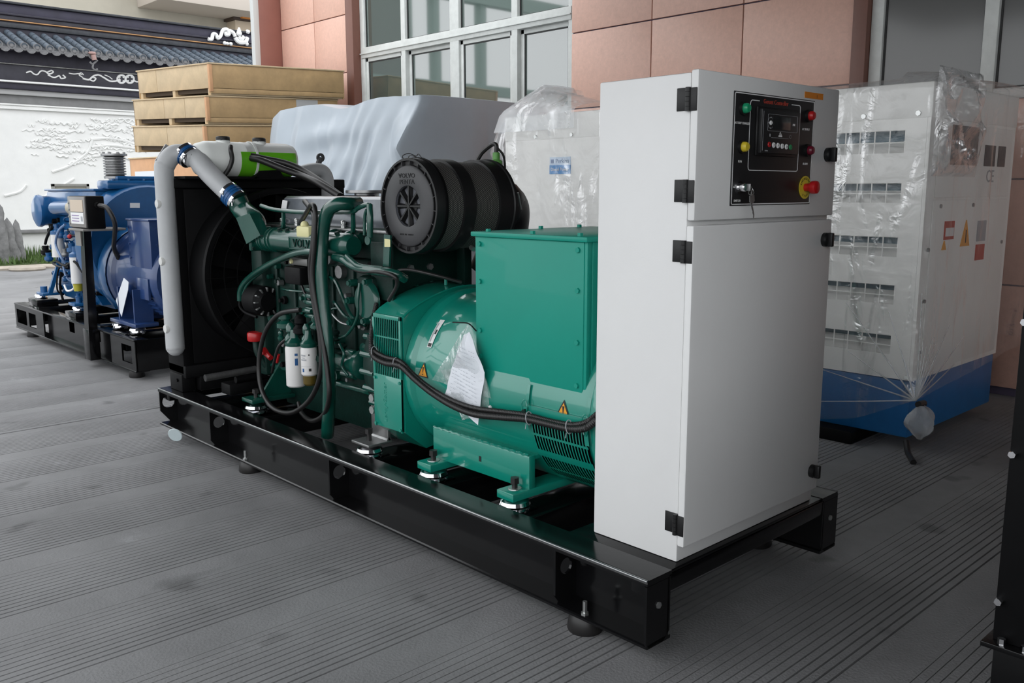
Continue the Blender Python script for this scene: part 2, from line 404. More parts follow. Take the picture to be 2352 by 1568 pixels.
# roof: barrel tile rows, pans between them, round end discs and drip tiles
EY, EZ, RY, RZ = 19.35, 4.50, 20.55, 4.93
deck = obj('roof_deck', MB().hexa([(WX0, EY + .05, EZ - .10), (WX1, EY + .05, EZ - .10), (WX1, RY, RZ - .1), (WX0, RY, RZ - .1)], [(WX0, EY + .05, EZ - .04), (WX1, EY + .05, EZ - .04), (WX1, RY, RZ - .04), (WX0, RY, RZ - .04)]), DSLATE, wl)
bar = end = drip = pan = None
dirv = V((0, RY - EY, RZ - EZ))
n = int((WX1 - WX0) / .245)
for i in range(n):
    x = WX0 + .12 + .245 * i
    p0 = V((x, EY, EZ)); mid = p0 + dirv * .5
    if not bar:
        t = MB()
        for k in range(5):
            a, b = p0 + dirv * (k / 5), p0 + dirv * ((k + 1) / 5 - .012); t.tube([a, b], (.074, .069), 10, 0)
        bar = obj('barrel_tile', t, SLATE, wl)
        end = obj('tile_end', MB().lathe([(0, -.012), (.036, -.012), (.042, -.004), (.062, -.004), (.066, -.02), (.083, -.02), (.083, .03)], p0, 'y', 16), mat('weathered_tile_end', (.16, .16, .165), .7, var=.4, vscale=20), wl)
        arc = [(x + .1225 + .1 * math.cos(a), EZ - .035 - .10 * math.sin(a)) for a in [PI * k / 8 for k in range(9)]]
        drip = obj('drip_tile', MB().prism(arc, 'y', EY - .015, EY + .01), MATS['weathered_tile_end'], wl)
        rb = MB()
        for k in range(14):
            c = p0 + dirv * (k / 14) + V((.1225, 0, -.028)); e = p0 + dirv * ((k + .9) / 14) + V((.1225, 0, -.012))
            rb.add([c + V((-.07, 0, 0)), c + V((.07, 0, 0)), e + V((.07, 0, -.012)), e + V((-.07, 0, -.012)), c + V((-.07, 0, -.012)), c + V((.07, 0, -.012))], [(0, 1, 2, 3), (0, 4, 5, 1)])
        pan = obj('pan_tile', rb, mat('dark_pan_clay', (.035, .038, .045), .7, var=.4, vscale=9), wl, flat=True)
        B0 = [(o, WO[o].copy()) for o in (bar, end, drip, pan)]; x0 = x
    else:
        for o, wp in B0: clone(o, wp + V((x - x0, 0, 0)), wl)
for y0, z0, z1, m in ((20.50, 4.80, 5.02, DSLATE), (20.44, 5.02, 5.12, MATS['dark_pan_clay']), (20.52, 5.12, 5.16, DSLATE), (20.47, 5.16, 5.185, OCHRE), (20.5, 5.185, 5.28, DFRIEZE), (20.46, 5.28, 5.33, DSLATE), (20.52, 5.33, 5.52, mat('ridge_slate', (.036, .033, .058), .6, var=.3, vscale=3)), (20.44, 5.52, 5.57, MATS['dark_pan_clay'])):
    obj('ridge_course', MB().box(WX0, WX1, y0, 21.0, z0, z1, .015), m, wl)
orn = MB()
def osc(pts, r): orn.tube([A(u, v, y=20.44) for u, v in pts], r, 7, 5)
osc([(478, 90), (486, 90), (489, 79), (496, 79), (500, 88), (507, 82), (512, 69), (522, 68), (526, 78), (519, 80), (518, 73)], .045)
osc([(526, 70), (536, 76), (540, 84)], .05); osc([(566, 72), (572, 74)], .05)
osc([(540, 86), (546, 95), (554, 98), (564, 96), (568, 86)], .055); osc([(548, 84), (554, 91), (560, 84)], .05)
for u, v, r in ((549, 66, .035), (549, 71, .055), (549, 77, .075), (516, 99, .05), (522, 100, .045), (530, 101, .05), (567, 101, .05)): orn.ball(A(u, v, y=20.44), r, 8, 6)
obj('ridge_ornament', orn, LIMEW, wl, kind='stuff')
hm = MB()
for pts in ([(206, 142), (213, 147), (224, 138)], [(214, 147), (213, 156), (219, 161), (224, 158)]): hm.tube([A(u, v, y=19.3) for u, v in pts], .02, 6, 4)
obj('eave_hanging', hm, MATS['weathered_tile_end'], wl)
obj('eave_finial', MB().ball(A(212, 122, y=19.3), .06, sc=(1.4, .8, .6)).tube([A(214, 126, y=19.3), A(217, 138, y=19.3)], .05, 7, 0), mat('pink_clay', (.35, .22, .2), .7), wl)
# relief pine on the plaster
rel = MB(); rnd = random.Random(3)
def stroke(u, v, L, r, amp=4):
    pts = []; ph = rnd.random() * 6
    for k in range(7):
        pts.append(A(u + L * k / 6, v + amp * math.sin(ph + k * 1.9) * .6 + .05 * L * k / 6, y=19.995))
    rel.tube(pts, r, 5, 2)
for i in range(150):
    u = rnd.uniform(50, 320); v = rnd.uniform(272, 400)
    c1 = ((u - 185) / 150) ** 2 + ((v - 320) / 62) ** 2
    if c1 > 1: continue
    stroke(u, v, rnd.uniform(12, 34), rnd.uniform(.012, .028), rnd.uniform(2, 6))
for pts in ([(208, 320), (250, 318), (290, 325), (318, 335)], [(210, 338), (255, 334), (320, 342)], [(212, 360), (260, 354), (305, 368)], [(120, 395), (160, 380), (200, 350), (212, 320)], [(10, 450), (45, 440), (60, 425)], [(75, 470), (120, 440), (170, 410)]):
    rel.tube([A(u, v, y=19.995) for u, v in pts], .03, 6, 5)
obj('pine_relief', rel, PLASTER, wl, kind='stuff')
band('plinth', 19.9, .62, .70, GREYB)
# grass strip, kerb, rockery
GRASS = mat('grass_soil', (.05, .075, .018), .9, var=.5, vscale=8, bump=.4, bscale=30)
bed = MB().prism([(1.2, 19.99), (1.2, 18.0), (3.2, 18.0), (4.6, 16.6), (9, 16.6), (9, 19.99)], 'z', 0, .09)
obj('flower_bed', bed, GRASS, kind='structure')
gm = MB()
for i in range(5200):
    x = rnd.uniform(1.3, 8.5); y = rnd.uniform(16.7, 19.95)
    if x < 3.2 and y < 18.1: continue
    if 3.2 <= x < 4.6 and y < 18.05 - (x - 3.2): continue
    h = rnd.uniform(.05, .2) + (.12 if y > 19 else 0); a = rnd.uniform(0, PI); d = V((math.cos(a), math.sin(a), 0)) * rnd.uniform(.012, .03); l = V((rnd.uniform(-.06, .06), rnd.uniform(-.06, .06), h))
    p = V((x, y, .085)); gm.add([p - d, p + d, p + l], [(0, 1, 2)])
tag(obj('grass', gm, mat('green_grass_blades', (.07, .13, .025), .7, var=.5, vscale=2), flat=True), 'low green grass growing along the foot of the white wall', 'grass', kind='stuff')
ke = MB().tube([(1.2, 17.95, .02), (3.15, 17.95, .02), (4.55, 16.55, .02), (9, 16.5, .02)], .07, 6, 0)
tag(obj('kerb', ke, mat('pale_kerb_stone', (.45, .40, .34), .8, var=.2)), 'pale stone kerb edging the grass in front of the white wall', 'kerb')
rockm = mat('grey_scholar_rock', (.20, .20, .20), .85, var=.5, vscale=5, bump=.5, bscale=14)
for k, (u, vb, vt, wd, lb) in enumerate(((4, 570, 462, .16, 'tall grey upright rock at the photo\'s left edge by the white wall'), (22, 572, 500, .17, 'broad grey standing rock second from the left edge before the white wall'), (42, 575, 505, .13, 'slim grey standing rock rightmost of the group before the white wall'), (12, 582, 548, .12, 'small low grey rock in front of the taller standing rocks'))):
    b = A(u, vb, y=18.6 + .15 * k); b.z = .09; h = A(u, vt, y=18.6 + .15 * k).z - .09
    def rk(s, t, b=b, h=h, wd=wd, k=k):
        a = 2 * PI * s; q = V((math.cos(a), math.sin(a), t * 3 + k * 5)); r = wd * (1 - .65 * t ** 1.6) * (1 + .45 * noise.noise(q * 1.6)) * (.02 if t > .995 else 1)
        return b + V((r * math.cos(a), r * .7 * math.sin(a), h * t + .04 * noise.noise(q * 3)))
    tag(obj('rock', MB().grid(rk, 12, 10, True), rockm, ang=60), lb, 'rock', 'standing rocks by the white wall')
tag(obj('stone_slab', MB().lathe([(0, 0), (.3, 0), (.33, .03), (.32, .07), (0, .08)], (2.75, 18.3 - .62, 0), 'z', 18), MATS['pale_kerb_stone']), 'flat pale stone lying by the kerb at the photo\'s left edge', 'stone')
# easel-like framed board before the white wall
wood = mat('pale_timber', (.42, .27, .15), .65, var=.3, vscale=4)
ebx = A(115, 425, y=15.5)
ez = thing('easel_board', 'wooden easel with a framed olive board standing before the white wall', 'easel', (ebx.x + .5, 15.5, 0))
def EA(u, v, y=15.5): return A(u, v, y=y)
a, b = EA(117, 422), EA(203, 422); zt = a.z; zb = EA(117, 520).z
pf = MB().box(a.x, b.x, 15.46, 15.52, zt - .05, zt, .005).box(a.x, a.x + .05, 15.46, 15.52, zb, zt, .005).box(b.x - .05, b.x, 15.46, 15.52, zb, zt, .005).box(a.x, b.x, 15.46, 15.52, zb, zb + .05, .005)
obj('board_frame', pf, mat('grey_weathered_wood', (.24, .24, .22), .7, var=.2), ez)
obj('board_panel', MB().box(a.x + .04, b.x - .04, 15.48, 15.51, zb + .03, zt - .04), mat('olive_board', (.27, .26, .21), .6, var=.1), ez, flat=True)
lf = EA(92, 612); lf = V((A(92, 612, z=0).x, A(92, 612, z=0).y, 0))
for s in (0, 1):
    x1 = (a.x + .08) if s == 0 else (b.x - .08)
    obj('leg', MB().tube([V((x1, 15.45, zb + .3)), V((x1 - .12 + .2 * s, 15.05, 0.0))], .028, 4, 0), wood, ez)
obj('foot_rail', MB().tube([V((a.x - .04, 15.05, .03)), V((b.x + .1, 15.05, .03))], .03, 4, 0), wood, ez)
# building far behind the coping
BEI = mat('beige_render', (.43, .40, .33), .8, var=.15, vscale=.6)
fb = thing('far_building', 'beige concrete building rising behind the tiled coping', 'building', (12, 27, 0))
obj('wall', MB().box(2, 24, 27, 30, 0, 12), BEI, fb, flat=True)
p0, p1 = A(370, -4, y=25.2), A(572, 26, y=25.2)
obj('balcony_slab', MB().box(p0.x, 24, 25.2, 27, p1.z, p1.z + 1.0, .02), mat('pale_concrete', (.56, .50, .44), .8), fb)
q = A(530, 46, y=26.5)
obj('beam', MB().box(q.x, 24, 26.3, 27, q.z, q.z + .22, .01), mat('dark_brown_beam', (.05, .03, .02), .6), fb)
obj('ledge', MB().box(q.x + .1, 24, 26.4, 27, q.z - .4, q.z, .01), mat('cream_ledge', (.6, .5, .38), .7), fb)
obj('sign_panel', MB().box(A(555, 40, y=26.2).x, A(580, 40, y=26.2).x, 26.15, 26.3, q.z + .05, q.z + .3, .01), mat('orange_board', (.65, .25, .05), .6), fb)
# unseen open steel frame on the left, put in for window panes to mirror
TEAL = mat('reflected_teal_steel', (.30, .38, .35), .5)
sf = obj('reflected_wall', MB().box(-16, -3.2, 24.4, 24.6, 0, 3.2), TEAL, kind='structure', flat=True)
obj('reflected_panel', MB().box(-7.0, -3.2, 24.05, 24.2, 3.2, 11), mat('reflected_grey_steel', (.2, .2, .195), .6), sf, flat=True)  # unseen grey panel added to dim the reflection in the leftmost panes
for x in (-10.6, -8.4, -7.2, -3.4): obj('reflected_column', MB().box(x, x + .25, 24, 24.4, 0, 11), TEAL, sf)
for z, h in ((3.2, .3), (5.0, .35), (8.2, .5)): obj('reflected_beam', MB().box(-16, -3, 23.9, 24.3, z, z + h), TEAL, sf)
# unseen yard roof and rear wall, put in and sized to shape the skylight
BOUNCEM = mat('pale_bounce_paint', (.6, .6, .58), .8)  # kept pale so the wall bounces light onto front faces
SHADEROOFM = mat('dark_shade_roof_sheet', (.05, .05, .055), .7)
obj('shade_roof', MB().box(-3.7, 5.5, -9.5, 5.0, 4.2, 4.35), SHADEROOFM, kind='structure', flat=True)
obj('bounce_wall', MB().box(-5.0, FX + .6, -9.5, -9.3, 0, 2.1), BOUNCEM, kind='structure', flat=True)
#obj('wall_left'
# ================================================================ GENERATOR SET IN FRONT
# ---- black base frame
sk = thing('base_frame', 'long black steel base frame carrying the green generator set and white cabinet', 'base frame', (.445, 1.94, 0))
XN, XF, Y0, Y1, ZT, ZB = -.189, 1.079, -.0265, 3.90, .31, .07
def rail(s, xo):
    m = MB()
    o = lambda d: xo + s * d
    arc = [(o(.014 - .014 * math.cos(k * PI / 10)), ZT - .014 + .014 * math.sin(k * PI / 10)) for k in range(6)]
    pr = [(o(0), ZT - .022)] + arc + [(o(.13), ZT), (o(.13), ZT - .012), (o(.13), ZT - .013), (o(.118), ZT - .013), (o(.118), ZB + .014), (o(.13), ZB + .012), (o(.13), ZB), (o(.006), ZB), (o(0), ZB + .004), (o(0), ZB + .012), (o(.006), ZB + .016), (o(.11), ZB + .016), (o(.11), ZT - .022)]
    m.prism(pr, 'y', Y0, Y1)
    return m
for s, xo in ((1, XN), (-1, XF)):
    obj('side_rail', rail(s, xo), BLACK, sk, ang=25)
    def rib_plate(y, ch, hr):
        # upright stiffener across the channel with a round lifting hole
        zt, zb, xi = ZT - .0225, ZB + .0165, xo + s * .1095
        out = [(xo + s * .003, zt), (xi, zt), (xi, zb), (xo + s * (.003 + ch * .8), zb), (xo + s * .003, zb + ch)]
        cx, cz, n = xo + s * .058, zt - .072, 20
        bm = bmesh.new()
        a = [bm.verts.new((x, y, z)) for x, z in out]; b = [bm.verts.new((cx + hr * math.cos(2 * PI * k / n), y, cz + hr * math.sin(2 * PI * k / n))) for k in range(n)]
        e = [bm.edges.new((a[i], a[(i + 1) % 5])) for i in range(5)] + [bm.edges.new((b[i], b[(i + 1) % n])) for i in range(n)]
        bmesh.ops.triangle_fill(bm, edges=e, use_beauty=True)
        r = bmesh.ops.extrude_face_region(bm, geom=bm.faces[:])
        for q in r['geom']:
            if isinstance(q, bmesh.types.BMVert): q.co.y = y + .01
        bm.verts.index_update(); m = MB(); m.add([q.co.copy() for q in bm.verts], [[q.index for q in f.verts] for f in bm.faces]); bm.free()
        obj('lug_plate', m, BLACK, sk)
    for y, ch, hr in ((3.885, .075, .04), (3.165, .03, .034), (1.88, .03, .034), (.385, .03, .03)): rib_plate(y, ch, hr)
    e_ = V((xo + s * .0035, 0, ZT - .0035)); obj('rail_highlight_strip', MB().tube([e_ + V((0, Y0 + .002, 0)), e_ + V((0, Y1 - .002, 0))], .0052, 10, 0), EDGE, sk)
    obj('end_plate', MB().prism([(xo, ZT - .02), (xo + s * .125, ZT - .02), (xo + s * .125, ZB + .03), (xo + s * .09, ZB), (xo + s * .02, ZB), (xo, ZB + .02)], 'y', Y0, Y0 + .01), BLACK, sk)
    obj('end_bolt', MB().bolt((xo + s * .06, Y0, ZT - .10), (0, -1, 0), .012, .006), ZINC, sk)
    for y in (.30, 2.82):
        f = obj('rubber_foot', MB().lathe([(0, 0), (.062, 0), (.066, .01), (.06, .05), (.05, .07), (0, .07)], (xo + s * .07, y, 0), 'z', 20), RUBBER, sk)
        obj('foot_bolt', MB().cyl((xo + s * .022, y - .04, .08), (xo + s * .022, y - .04, .135), .008, seg=8).bolt((xo + s * .022, y - .04, .082), (0, 0, 1), .015, .012), ZINC, f)
for y in (Y0 + .001, 3.80):
    obj('end_crossmember', MB().box(XN + .03, XF - .03, y, y + .09, .235, ZT - .014, .006), BLACK, sk)
obj('cabinet_shelf', MB().box(XN + .132, XF - .132, Y0 + .004, .44, ZT - .012, ZT - .001, .002), BLACK, sk)
for y in (.72, 1.26, 1.78, 2.93, 3.45):
    obj('crossmember', MB().box(XN + .119, XF - .119, y, y + .17, .12, .262, .006), BLACK, sk)
def mount(x, y, z=.262, r=.062):
    m = obj('rubber_mount', MB().lathe([(0, 0), (r * .95, 0), (r * 1.02, .004), (r * 1.0, .012), (r * .8, .014), (r * 1.02, .024), (r * 1.06, .032), (r * .95, .046), (r * .6, .056), (0, .058)], (x, y, z), 'z', 24), CHROME, sk)
    obj('mount_bolt', MB().cyl((x, y, z + .055), (x, y, z + .125), .012, seg=8).bolt((x, y, z + .118), (0, 0, 1), .02, .022), RUBBER, m)
    obj('mount_flange', MB().box(x - .085, x + .085, y - .05, y + .05, z - .001, z + .006, .002), BLACK, m)
for x in (.035, .855):
    for y, z in ((.83, .262), (1.36, .262), (1.865, .262), (3.02, .272)): mount(x, y, z)

# ---- alternator
XC, ZC, RS = .445, .695, .378
al = thing('alternator', 'teal green alternator with a tall terminal box beside the white cabinet', 'alternator', (XC, 1.1, .33))
st = [(0, 1.60), (.385, 1.60), (.388, 1.575), (.388, 1.555), (.372, 1.535), (.366, 1.50), (.372, 1.44), (RS, 1.38), (RS, .80), (RS - .004, .79), (RS - .004, .50), (.37, .44), (.35, .405), (0, .40)]
obj('stator_housing', MB().lathe(st, (XC, 0, ZC), 'y', 72), ALT, al, ang=28)
# adapter with side grilles: arched casing
def arch(xl, xr, zb, zs, n=24):
    p = [(xr, zb + .06), (xr - .06, zb), (xl + .01, zb), (xl, zb + .01), (xl, zs)]
    a0, a1 = math.radians(145), math.radians(35)
    for k in range(n + 1):
        a = a0 + (a1 - a0) * k / n; p.append((XC + .44 * math.cos(a), .645 + .44 * math.sin(a)))
    p = [q for q in p if True]
    p.append((xr, zs)); return p
xl, xr = .062, .828
pol = [(xr, .56), (xr - .12, .40), (xl + .12, .33), (xl, .425)] + [(xl, .975)]
for k in range(1, 24):
    t = k / 24; pol.append((xl + (xr - xl) * t, .975 + .115 * math.sin(PI * t) ** .8))
pol.append((xr, .975))
ad = obj('adapter_casing', MB().prism(pol, 'y', 1.602, 1.83), ALT, al, ang=28)
obj('casing_edge', MB().tube([V((x, 1.602, z)) for x, z in pol[4:-1]], .006, 6, 0), ALT, ad)
gx = xl - .004
obj('grille_backing', MB().box(xl - .006, xl, 1.62, 1.815, .685, .955), mat('dark_vent_void', (.0015, .002, .002), .9, spec=.0), ad)
gb = MB()
gb.box(gx - .012, gx, 1.607, 1.618, .425, .975, .002).box(gx - .012, gx, 1.818, 1.83, .425, .975, .002).box(gx - .012, gx, 1.607, 1.83, .955, .975, .002)
for z in (.775, .865): gb.box(gx - .011, gx - .006, 1.61, 1.825, z, z + .007)
obj('grille_frame', gb, ALT, ad)
for k in range(14):
    y = 1.622 + k * .0148
    obj('grille_bar', MB().box(gx - .010, gx - .006, y, y + .0034, .675, .957), ALT, ad)
pl = obj('cover_plate', MB().box(gx - .013, gx + .004, 1.607, 1.828, .43, .685, .003), ALT, al)
obj('embossed_lettering', MB().text('Leroy-Somer', .036, Matrix.Translation(V((gx - .0135, 1.735, .555))) @ Matrix(((0, 0, -1), (0, 1, 0), (1, 0, 0))).to_4x4(), .0012), ALT, pl)
bm_ = MB()
for y, z in ((1.616, .44), (1.816, .44), (1.616, .665), (1.816, .665)): bm_.bolt((gx - .013, y, z), (-1, 0, 0), .009, .006)
obj('cover_screws', bm_, ALT, pl)
# eye bolts on the adapter, small lug on top
obj('lifting_lug', MB().cyl((XC - .05, 1.7, 1.09), (XC - .05, 1.7, 1.12), .008, seg=8), ALT, ad)
# stickers on the stator shoulder
def on_cyl(a, y, r): return V((XC + r * math.cos(a), y, ZC + r * math.sin(a)))
def cyl_label(name, a0, a1, y0, y1, r, m, par, taper=0., n=6, label=None):
    g = MB().grid(lambda s, t: on_cyl(a0 + (a1 - a0) * s, (y0 + (y1 - y0) * t) * (1 - 0) if not taper else (y0 + y1) / 2 + ((y1 - y0) * (t - .5)) * (1 - s * taper), r), n, 1)
    return obj(name, g, m, par, label=label)
DEG = math.radians
def warn(a, y, r, h, par):
    tri = lambda k, n, o, m, nm, pr: obj(nm, MB().grid(lambda s, t: on_cyl(a + h * k / r * (s - .5) + h * n / r, y + h * k * .56 * (t - .5) * 2 * s, r + o), 8, 2), m, pr)
    s_ = tri(1, 0, .001, INK, 'warning_sticker', par); s_['label'] = 'orange triangular warning sticker with a black exclamation mark'
    tri(.76, .05, .002, ORANGE, 'sticker_face', s_)
    obj('exclamation_mark', MB().grid(lambda s, t: on_cyl(a + h / r * (-.16 + .36 * s), y + h * .1 * (t - .5) * (1.5 - s), r + .003), 4, 1).grid(lambda s, t: on_cyl(a + h / r * (.27 + .08 * s), y + h * .1 * (t - .5), r + .003), 2, 1), INK, s_)
warn(DEG(172), 1.475, RS - .006, .07, al)
warn(DEG(176), .595, RS - .003, .075, al)
nt_ = cyl_label('rating_sticker', DEG(156), DEG(134), 1.45, 1.482, RS - .004, WHITE, al, label='white strip sticker with small dark print')
cyl_label('sticker_print', DEG(155.5), DEG(153), 1.455, 1.478, RS - .003, INK, nt_); cyl_label('sticker_print', DEG(152), DEG(137), 1.47, 1.478, RS - .003, GPRINT, nt_); cyl_label('sticker_print', DEG(146), DEG(142.5), 1.456, 1.466, RS - .003, INK, nt_)
# louvred end cover: real bars over a dark void
vo = MB().grid(lambda s, t: on_cyl(DEG(184) + DEG(88) * s, .47 + .30 * t, RS + .001), 24, 1)
cov = obj('vent_void', vo, MATS['dark_vent_void'], al)
RG = RS + .005
def rib(a0, a1, y0, y1, r=RG, th=.006): 
    return MB().grid(lambda s, t: on_cyl(a0 + (a1 - a0) * s, y0 + (y1 - y0) * t, r), max(2, int((a1 - a0) / DEG(4))), 1)
bars = [(y, y + .0062) for y in [.478 + .0158 * k for k in range(19)]]
for (y, y2) in bars: obj('vent_bar', rib(DEG(184), DEG(272), y, y2), ALT, cov, flat=True)
for a in (195, 206.5, 222, 230, 244.5, 258): obj('vent_rail', rib(DEG(a), DEG(a + (5.5 if a == 206.5 or a == 230 else 1.6)), .47, .775, RG + .001), ALT, cov, flat=True)
obj('vent_hood', MB().grid(lambda s, t: on_cyl(DEG(178) + DEG(8) * s, .455 + .33 * t, RS + .012), 6, 1).grid(lambda s, t: on_cyl(DEG(178), .455 + .33 * t, RS + .012 * s), 1, 1), ALT, al)
for y in (.462, .785):
    lt = obj('latch', MB().grid(lambda s, t: on_cyl(DEG(179) + DEG(14) * s, y + .022 * (t - .5), RS + .018), 4, 1), ALT, al)
    obj('latch_loop', MB().tube([on_cyl(DEG(a), y + d, RS + .022) for a, d in ((184, -.012), (178, -.014), (175, 0), (178, .014), (184, .012), (187, 0), (184, -.012))], .0025, 5, 4), ALT, lt)
    obj('latch_strap', MB().grid(lambda s, t: on_cyl(DEG(166) + DEG(12) * s, y + .016 * (t - .5), RS + .006), 4, 1), ALT, lt)
    obj('latch_bolt', MB().bolt(on_cyl(DEG(182), y, RS + .018), (-1, 0, 0), .012, .01), DGREEN, lt)
obj('end_band', MB().lathe([(RS + .004, .40), (RS + .008, .41), (RS + .008, .445), (RS + .004, .455)], (XC, 0, ZC), 'y', 64), ALT, al)
# feet
for xp, xb, s in ((.07, -.021, 1), (.82, .911, -1)):
    obj('foot_plate', MB().box(xp, xp + s * .035, .782, 1.405, .352, .492, .004).box(xp + s * .03, xp + s * .09, .79, 1.40, .470, .487, .002), ALT, al)
    obj('weld_bead', MB().tube([(xp + s * .004, .79 + .0153 * k, .494 + .0025 * math.sin(k * 2.4)) for k in range(41)], .0055, 6, 2), mat('glossy_weld_bead', (.012, .2, .15), .15, coat=.6), al)
obj('foot_hole', MB().box(.068, .0715, 1.075, 1.088, .405, .428), INK, al)
for y in (.78, 1.31):
    obj('foot_bar', MB().box(-.021, .911, y, y + .097, .3205, .3545, .003), ALT, al)
    obj('foot_washer', MB().lathe([(0, 0), (.028, 0), (.028, .004), (0, .004)], (.035, y + .05, .3545), 'z', 20), ZINC, al)
# terminal box
bx0, bx1, by0, by1, bz0, bz1 = .085, .80, .50, 1.12, .80, 1.372
tb = obj('terminal_box', MB().box(bx0 + .012, bx1 - .012, by0 + .004, by1 - .004, bz0 + .03, bz1, .004), ALTBOX, al)
obj('side_panel', MB().box(bx0, bx0 + .014, by0 + .012, by1, bz0 - .025, bz1 - .012, .004), ALTBOX, tb)
obj('end_panel', MB().box(bx0 + .03, bx1 - .03, by0 - .006, by0 + .006, bz0 + .01, bz1 - .012, .004), ALTBOX, tb)
obj('corner_post', MB().box(bx0 + .004, bx0 + .032, by0 - .002, by0 + .02, bz0 - .028, bz1 - .01, .004), ALTBOX, tb)
obj('lid', MB().box(bx0 - .014, bx1 + .014, by0 - .014, by1 + .014, bz1 - .012, bz1 + .008, .005), ALTBOX, tb)
for y, z in ((by1 - .03, 1.33), (by1 - .03, 1.175), (by1 - .03, .97), (by1 - .03, .86), (by0 + .04, 1.33), (by0 + .04, 1.18), (by0 + .04, .985), (by0 + .04, .82)):
    obj('panel_screw', MB().bolt((bx0, y, z), (-1, 0, 0), .011, .008), ALTBOX, tb)
for x, y in ((bx0 + .02, by1 - .06), (bx0 + .02, by0 + .05), (bx0 + .02, .8), (.45, by1 - .02), (.5, by0 + .02), (.7, by1 - .02), (.78, .8)):
    obj('lid_screw', MB().bolt((x, y, bz1 + .008), (0, 0, 1), .012, .012), ALTBOX, tb)

# ---- white control cabinet
cb = thing('control_cabinet', 'tall white steel control cabinet with two doors and a black control panel', 'cabinet', (.45, .18, ZT))
obj('cabinet_body', MB().box(0, .905, 0, .373, ZT, 1.905, .006), WHITE, cb)
du = obj('door', MB().box(-.006, .886, -.032, -.004, 1.452, 1.912, .006), WHITE, cb)
dl = obj('door', MB().box(-.008, .884, -.032, -.004, .372, 1.437, .006), WHITE, cb)
def hinge(z, par):
    h = obj('hinge', MB().box(-.0035, 0, .003, .05, z - .035, z + .035, .0015).box(-.0105, -.007, -.03, .0, z - .037, z + .033, .0015), PLASTIC, par, label='black cabinet hinge')
    k = MB()
    for q in range(5): k.cyl((-.009, .003, z - .037 + q * .0146), (-.009, .003, z - .037 + q * .0146 + .0136), .009, seg=12)
    obj('hinge_knuckle', k, PLASTIC, h)
hinge(1.825, du); hinge(1.545, du); hinge(1.355, dl); hinge(.447, dl)
def lock(x, z, par):
    l = obj('door_lock', MB().lathe([(0, 0), (.026, 0), (.026, -.012), (.020, -.018), (0, -.018)], (x, -.032, z), 'y', 20), PLASTIC, par, label='black quarter turn door lock')
    obj('lock_wing', MB().box(x - .006, x + .012, -.068, -.046, z - .026, z + .026, .004), PLASTIC, l)
lock(.815, 1.675, du); lock(.828, 1.362, dl); lock(.83, .455, dl)
YP = -.0355
cp = obj('control_panel', MB().box(.186, .700, YP, -.031, 1.496, 1.861, .002), mat('black_panel_sheet', (.012, .012, .013), .45), cb, label='black control panel with lamps, controller and key switch')
def rect_line(x0, x1, z0, z1, y, t=.0016, gap=None, r=.01):
    m = MB(); yy0, yy1 = y - .0006, y
    for zz in (z0, z1):
        if gap and zz == z1:
            m.box(x0 + r, gap[0], yy0, yy1, zz - t, zz + t).box(gap[1], x1 - r, yy0, yy1, zz - t, zz + t)
        else: m.box(x0 + r, x1 - r, yy0, yy1, zz - t, zz + t)
    for xx in (x0, x1): m.box(xx - t, xx + t, yy0, yy1, z0 + r, z1 - r)
    for xx, sx in ((x0, 1), (x1, -1)):
        for zz, sz in ((z0, 1), (z1, -1)):
            m.tube([(xx + sx * r * (1 - math.cos(a)), y - .0003, zz + sz * r * (1 - math.sin(a))) for a in (0, .4, .8, 1.2, 1.571)], t, 4, 0)
    return m
obj('white_outline', rect_line(.191, .695, 1.501, 1.856, YP, r=.004), WPRINT, cp)
obj('inner_outline', rect_line(.281, .600, 1.612, 1.838, YP, gap=(.335, .54), t=.0014), WPRINT, cp)
obj('title_lettering', MB().text('Genset Controller', .021, face_mx((.438, YP - .0004, 1.838), 'front'), .0004), RPRINT, cp)
CT = (.315, .580, 1.662, 1.818)
ct = obj('controller', MB().box(.322, .565, YP - .022, YP, 1.668, 1.812, .004), mat('controller_black', (.016, .016, .017), .4), cp, label='black digital genset controller')
obj('controller_bezel', MB().box(.312, .572, YP - .010, YP, 1.66, 1.82, .004), PLASTIC, ct)
yc = YP - .0225
obj('bezel_line', MB().box(.327, .3285, yc - .0004, yc, 1.676, 1.804), GPRINT, ct)
obj('screen', MB().box(.385, .50, yc - .0006, yc, 1.748, 1.79, .0003), mat('dark_display', (.02, .021, .022), .15), ct)
obj('frame_line', rect_line(.355, .545, 1.742, 1.796, yc, .0004, r=.003), GPRINT, ct)
kp = MB().lathe([(0, -.003), (.0065, -.003), (.0075, 0)], (.372, yc, 1.768), 'y', 14)
obj('navigation_key', kp, WPRINT, ct)
for dx, dz in ((0, .017), (0, -.017), (.011, 0), (-.011, 0)): obj('arrow_key', MB().lathe([(0, -.001), (.0022, -.001), (.0025, 0)], (.372 + dx, yc, 1.768 + dz), 'y', 8), GPRINT, ct)
obj('key_ring_line', MB().lathe([(.0175, -.0006), (.0185, -.0006), (.0185, 0)], (.372, yc, 1.768), 'y', 24), GPRINT, ct)
obj('small_text', MB().text('DSE', .010, face_mx((.522, yc - .0004, 1.767), 'front'), .0003), WPRINT, ct)
obj('pictogram', MB().box(.425, .448, yc - .0005, yc, 1.724, 1.729).box(.431, .4325, yc - .0005, yc, 1.729, 1.738).box(.436, .438, yc - .0005, yc, 1.729, 1.741).box(.4415, .443, yc - .0005, yc, 1.729, 1.735), WPRINT, ct)
obj('pictogram_line', MB().box(.38, .49, yc - .0004, yc, 1.7195, 1.7205).box(.368, .374, yc - .0004, yc, 1.723, 1.732, 0).lathe([(.005, -.0004), (.0058, -.0004), (.0058, 0)], (.503, yc, 1.727), 'y', 16), GPRINT, ct)
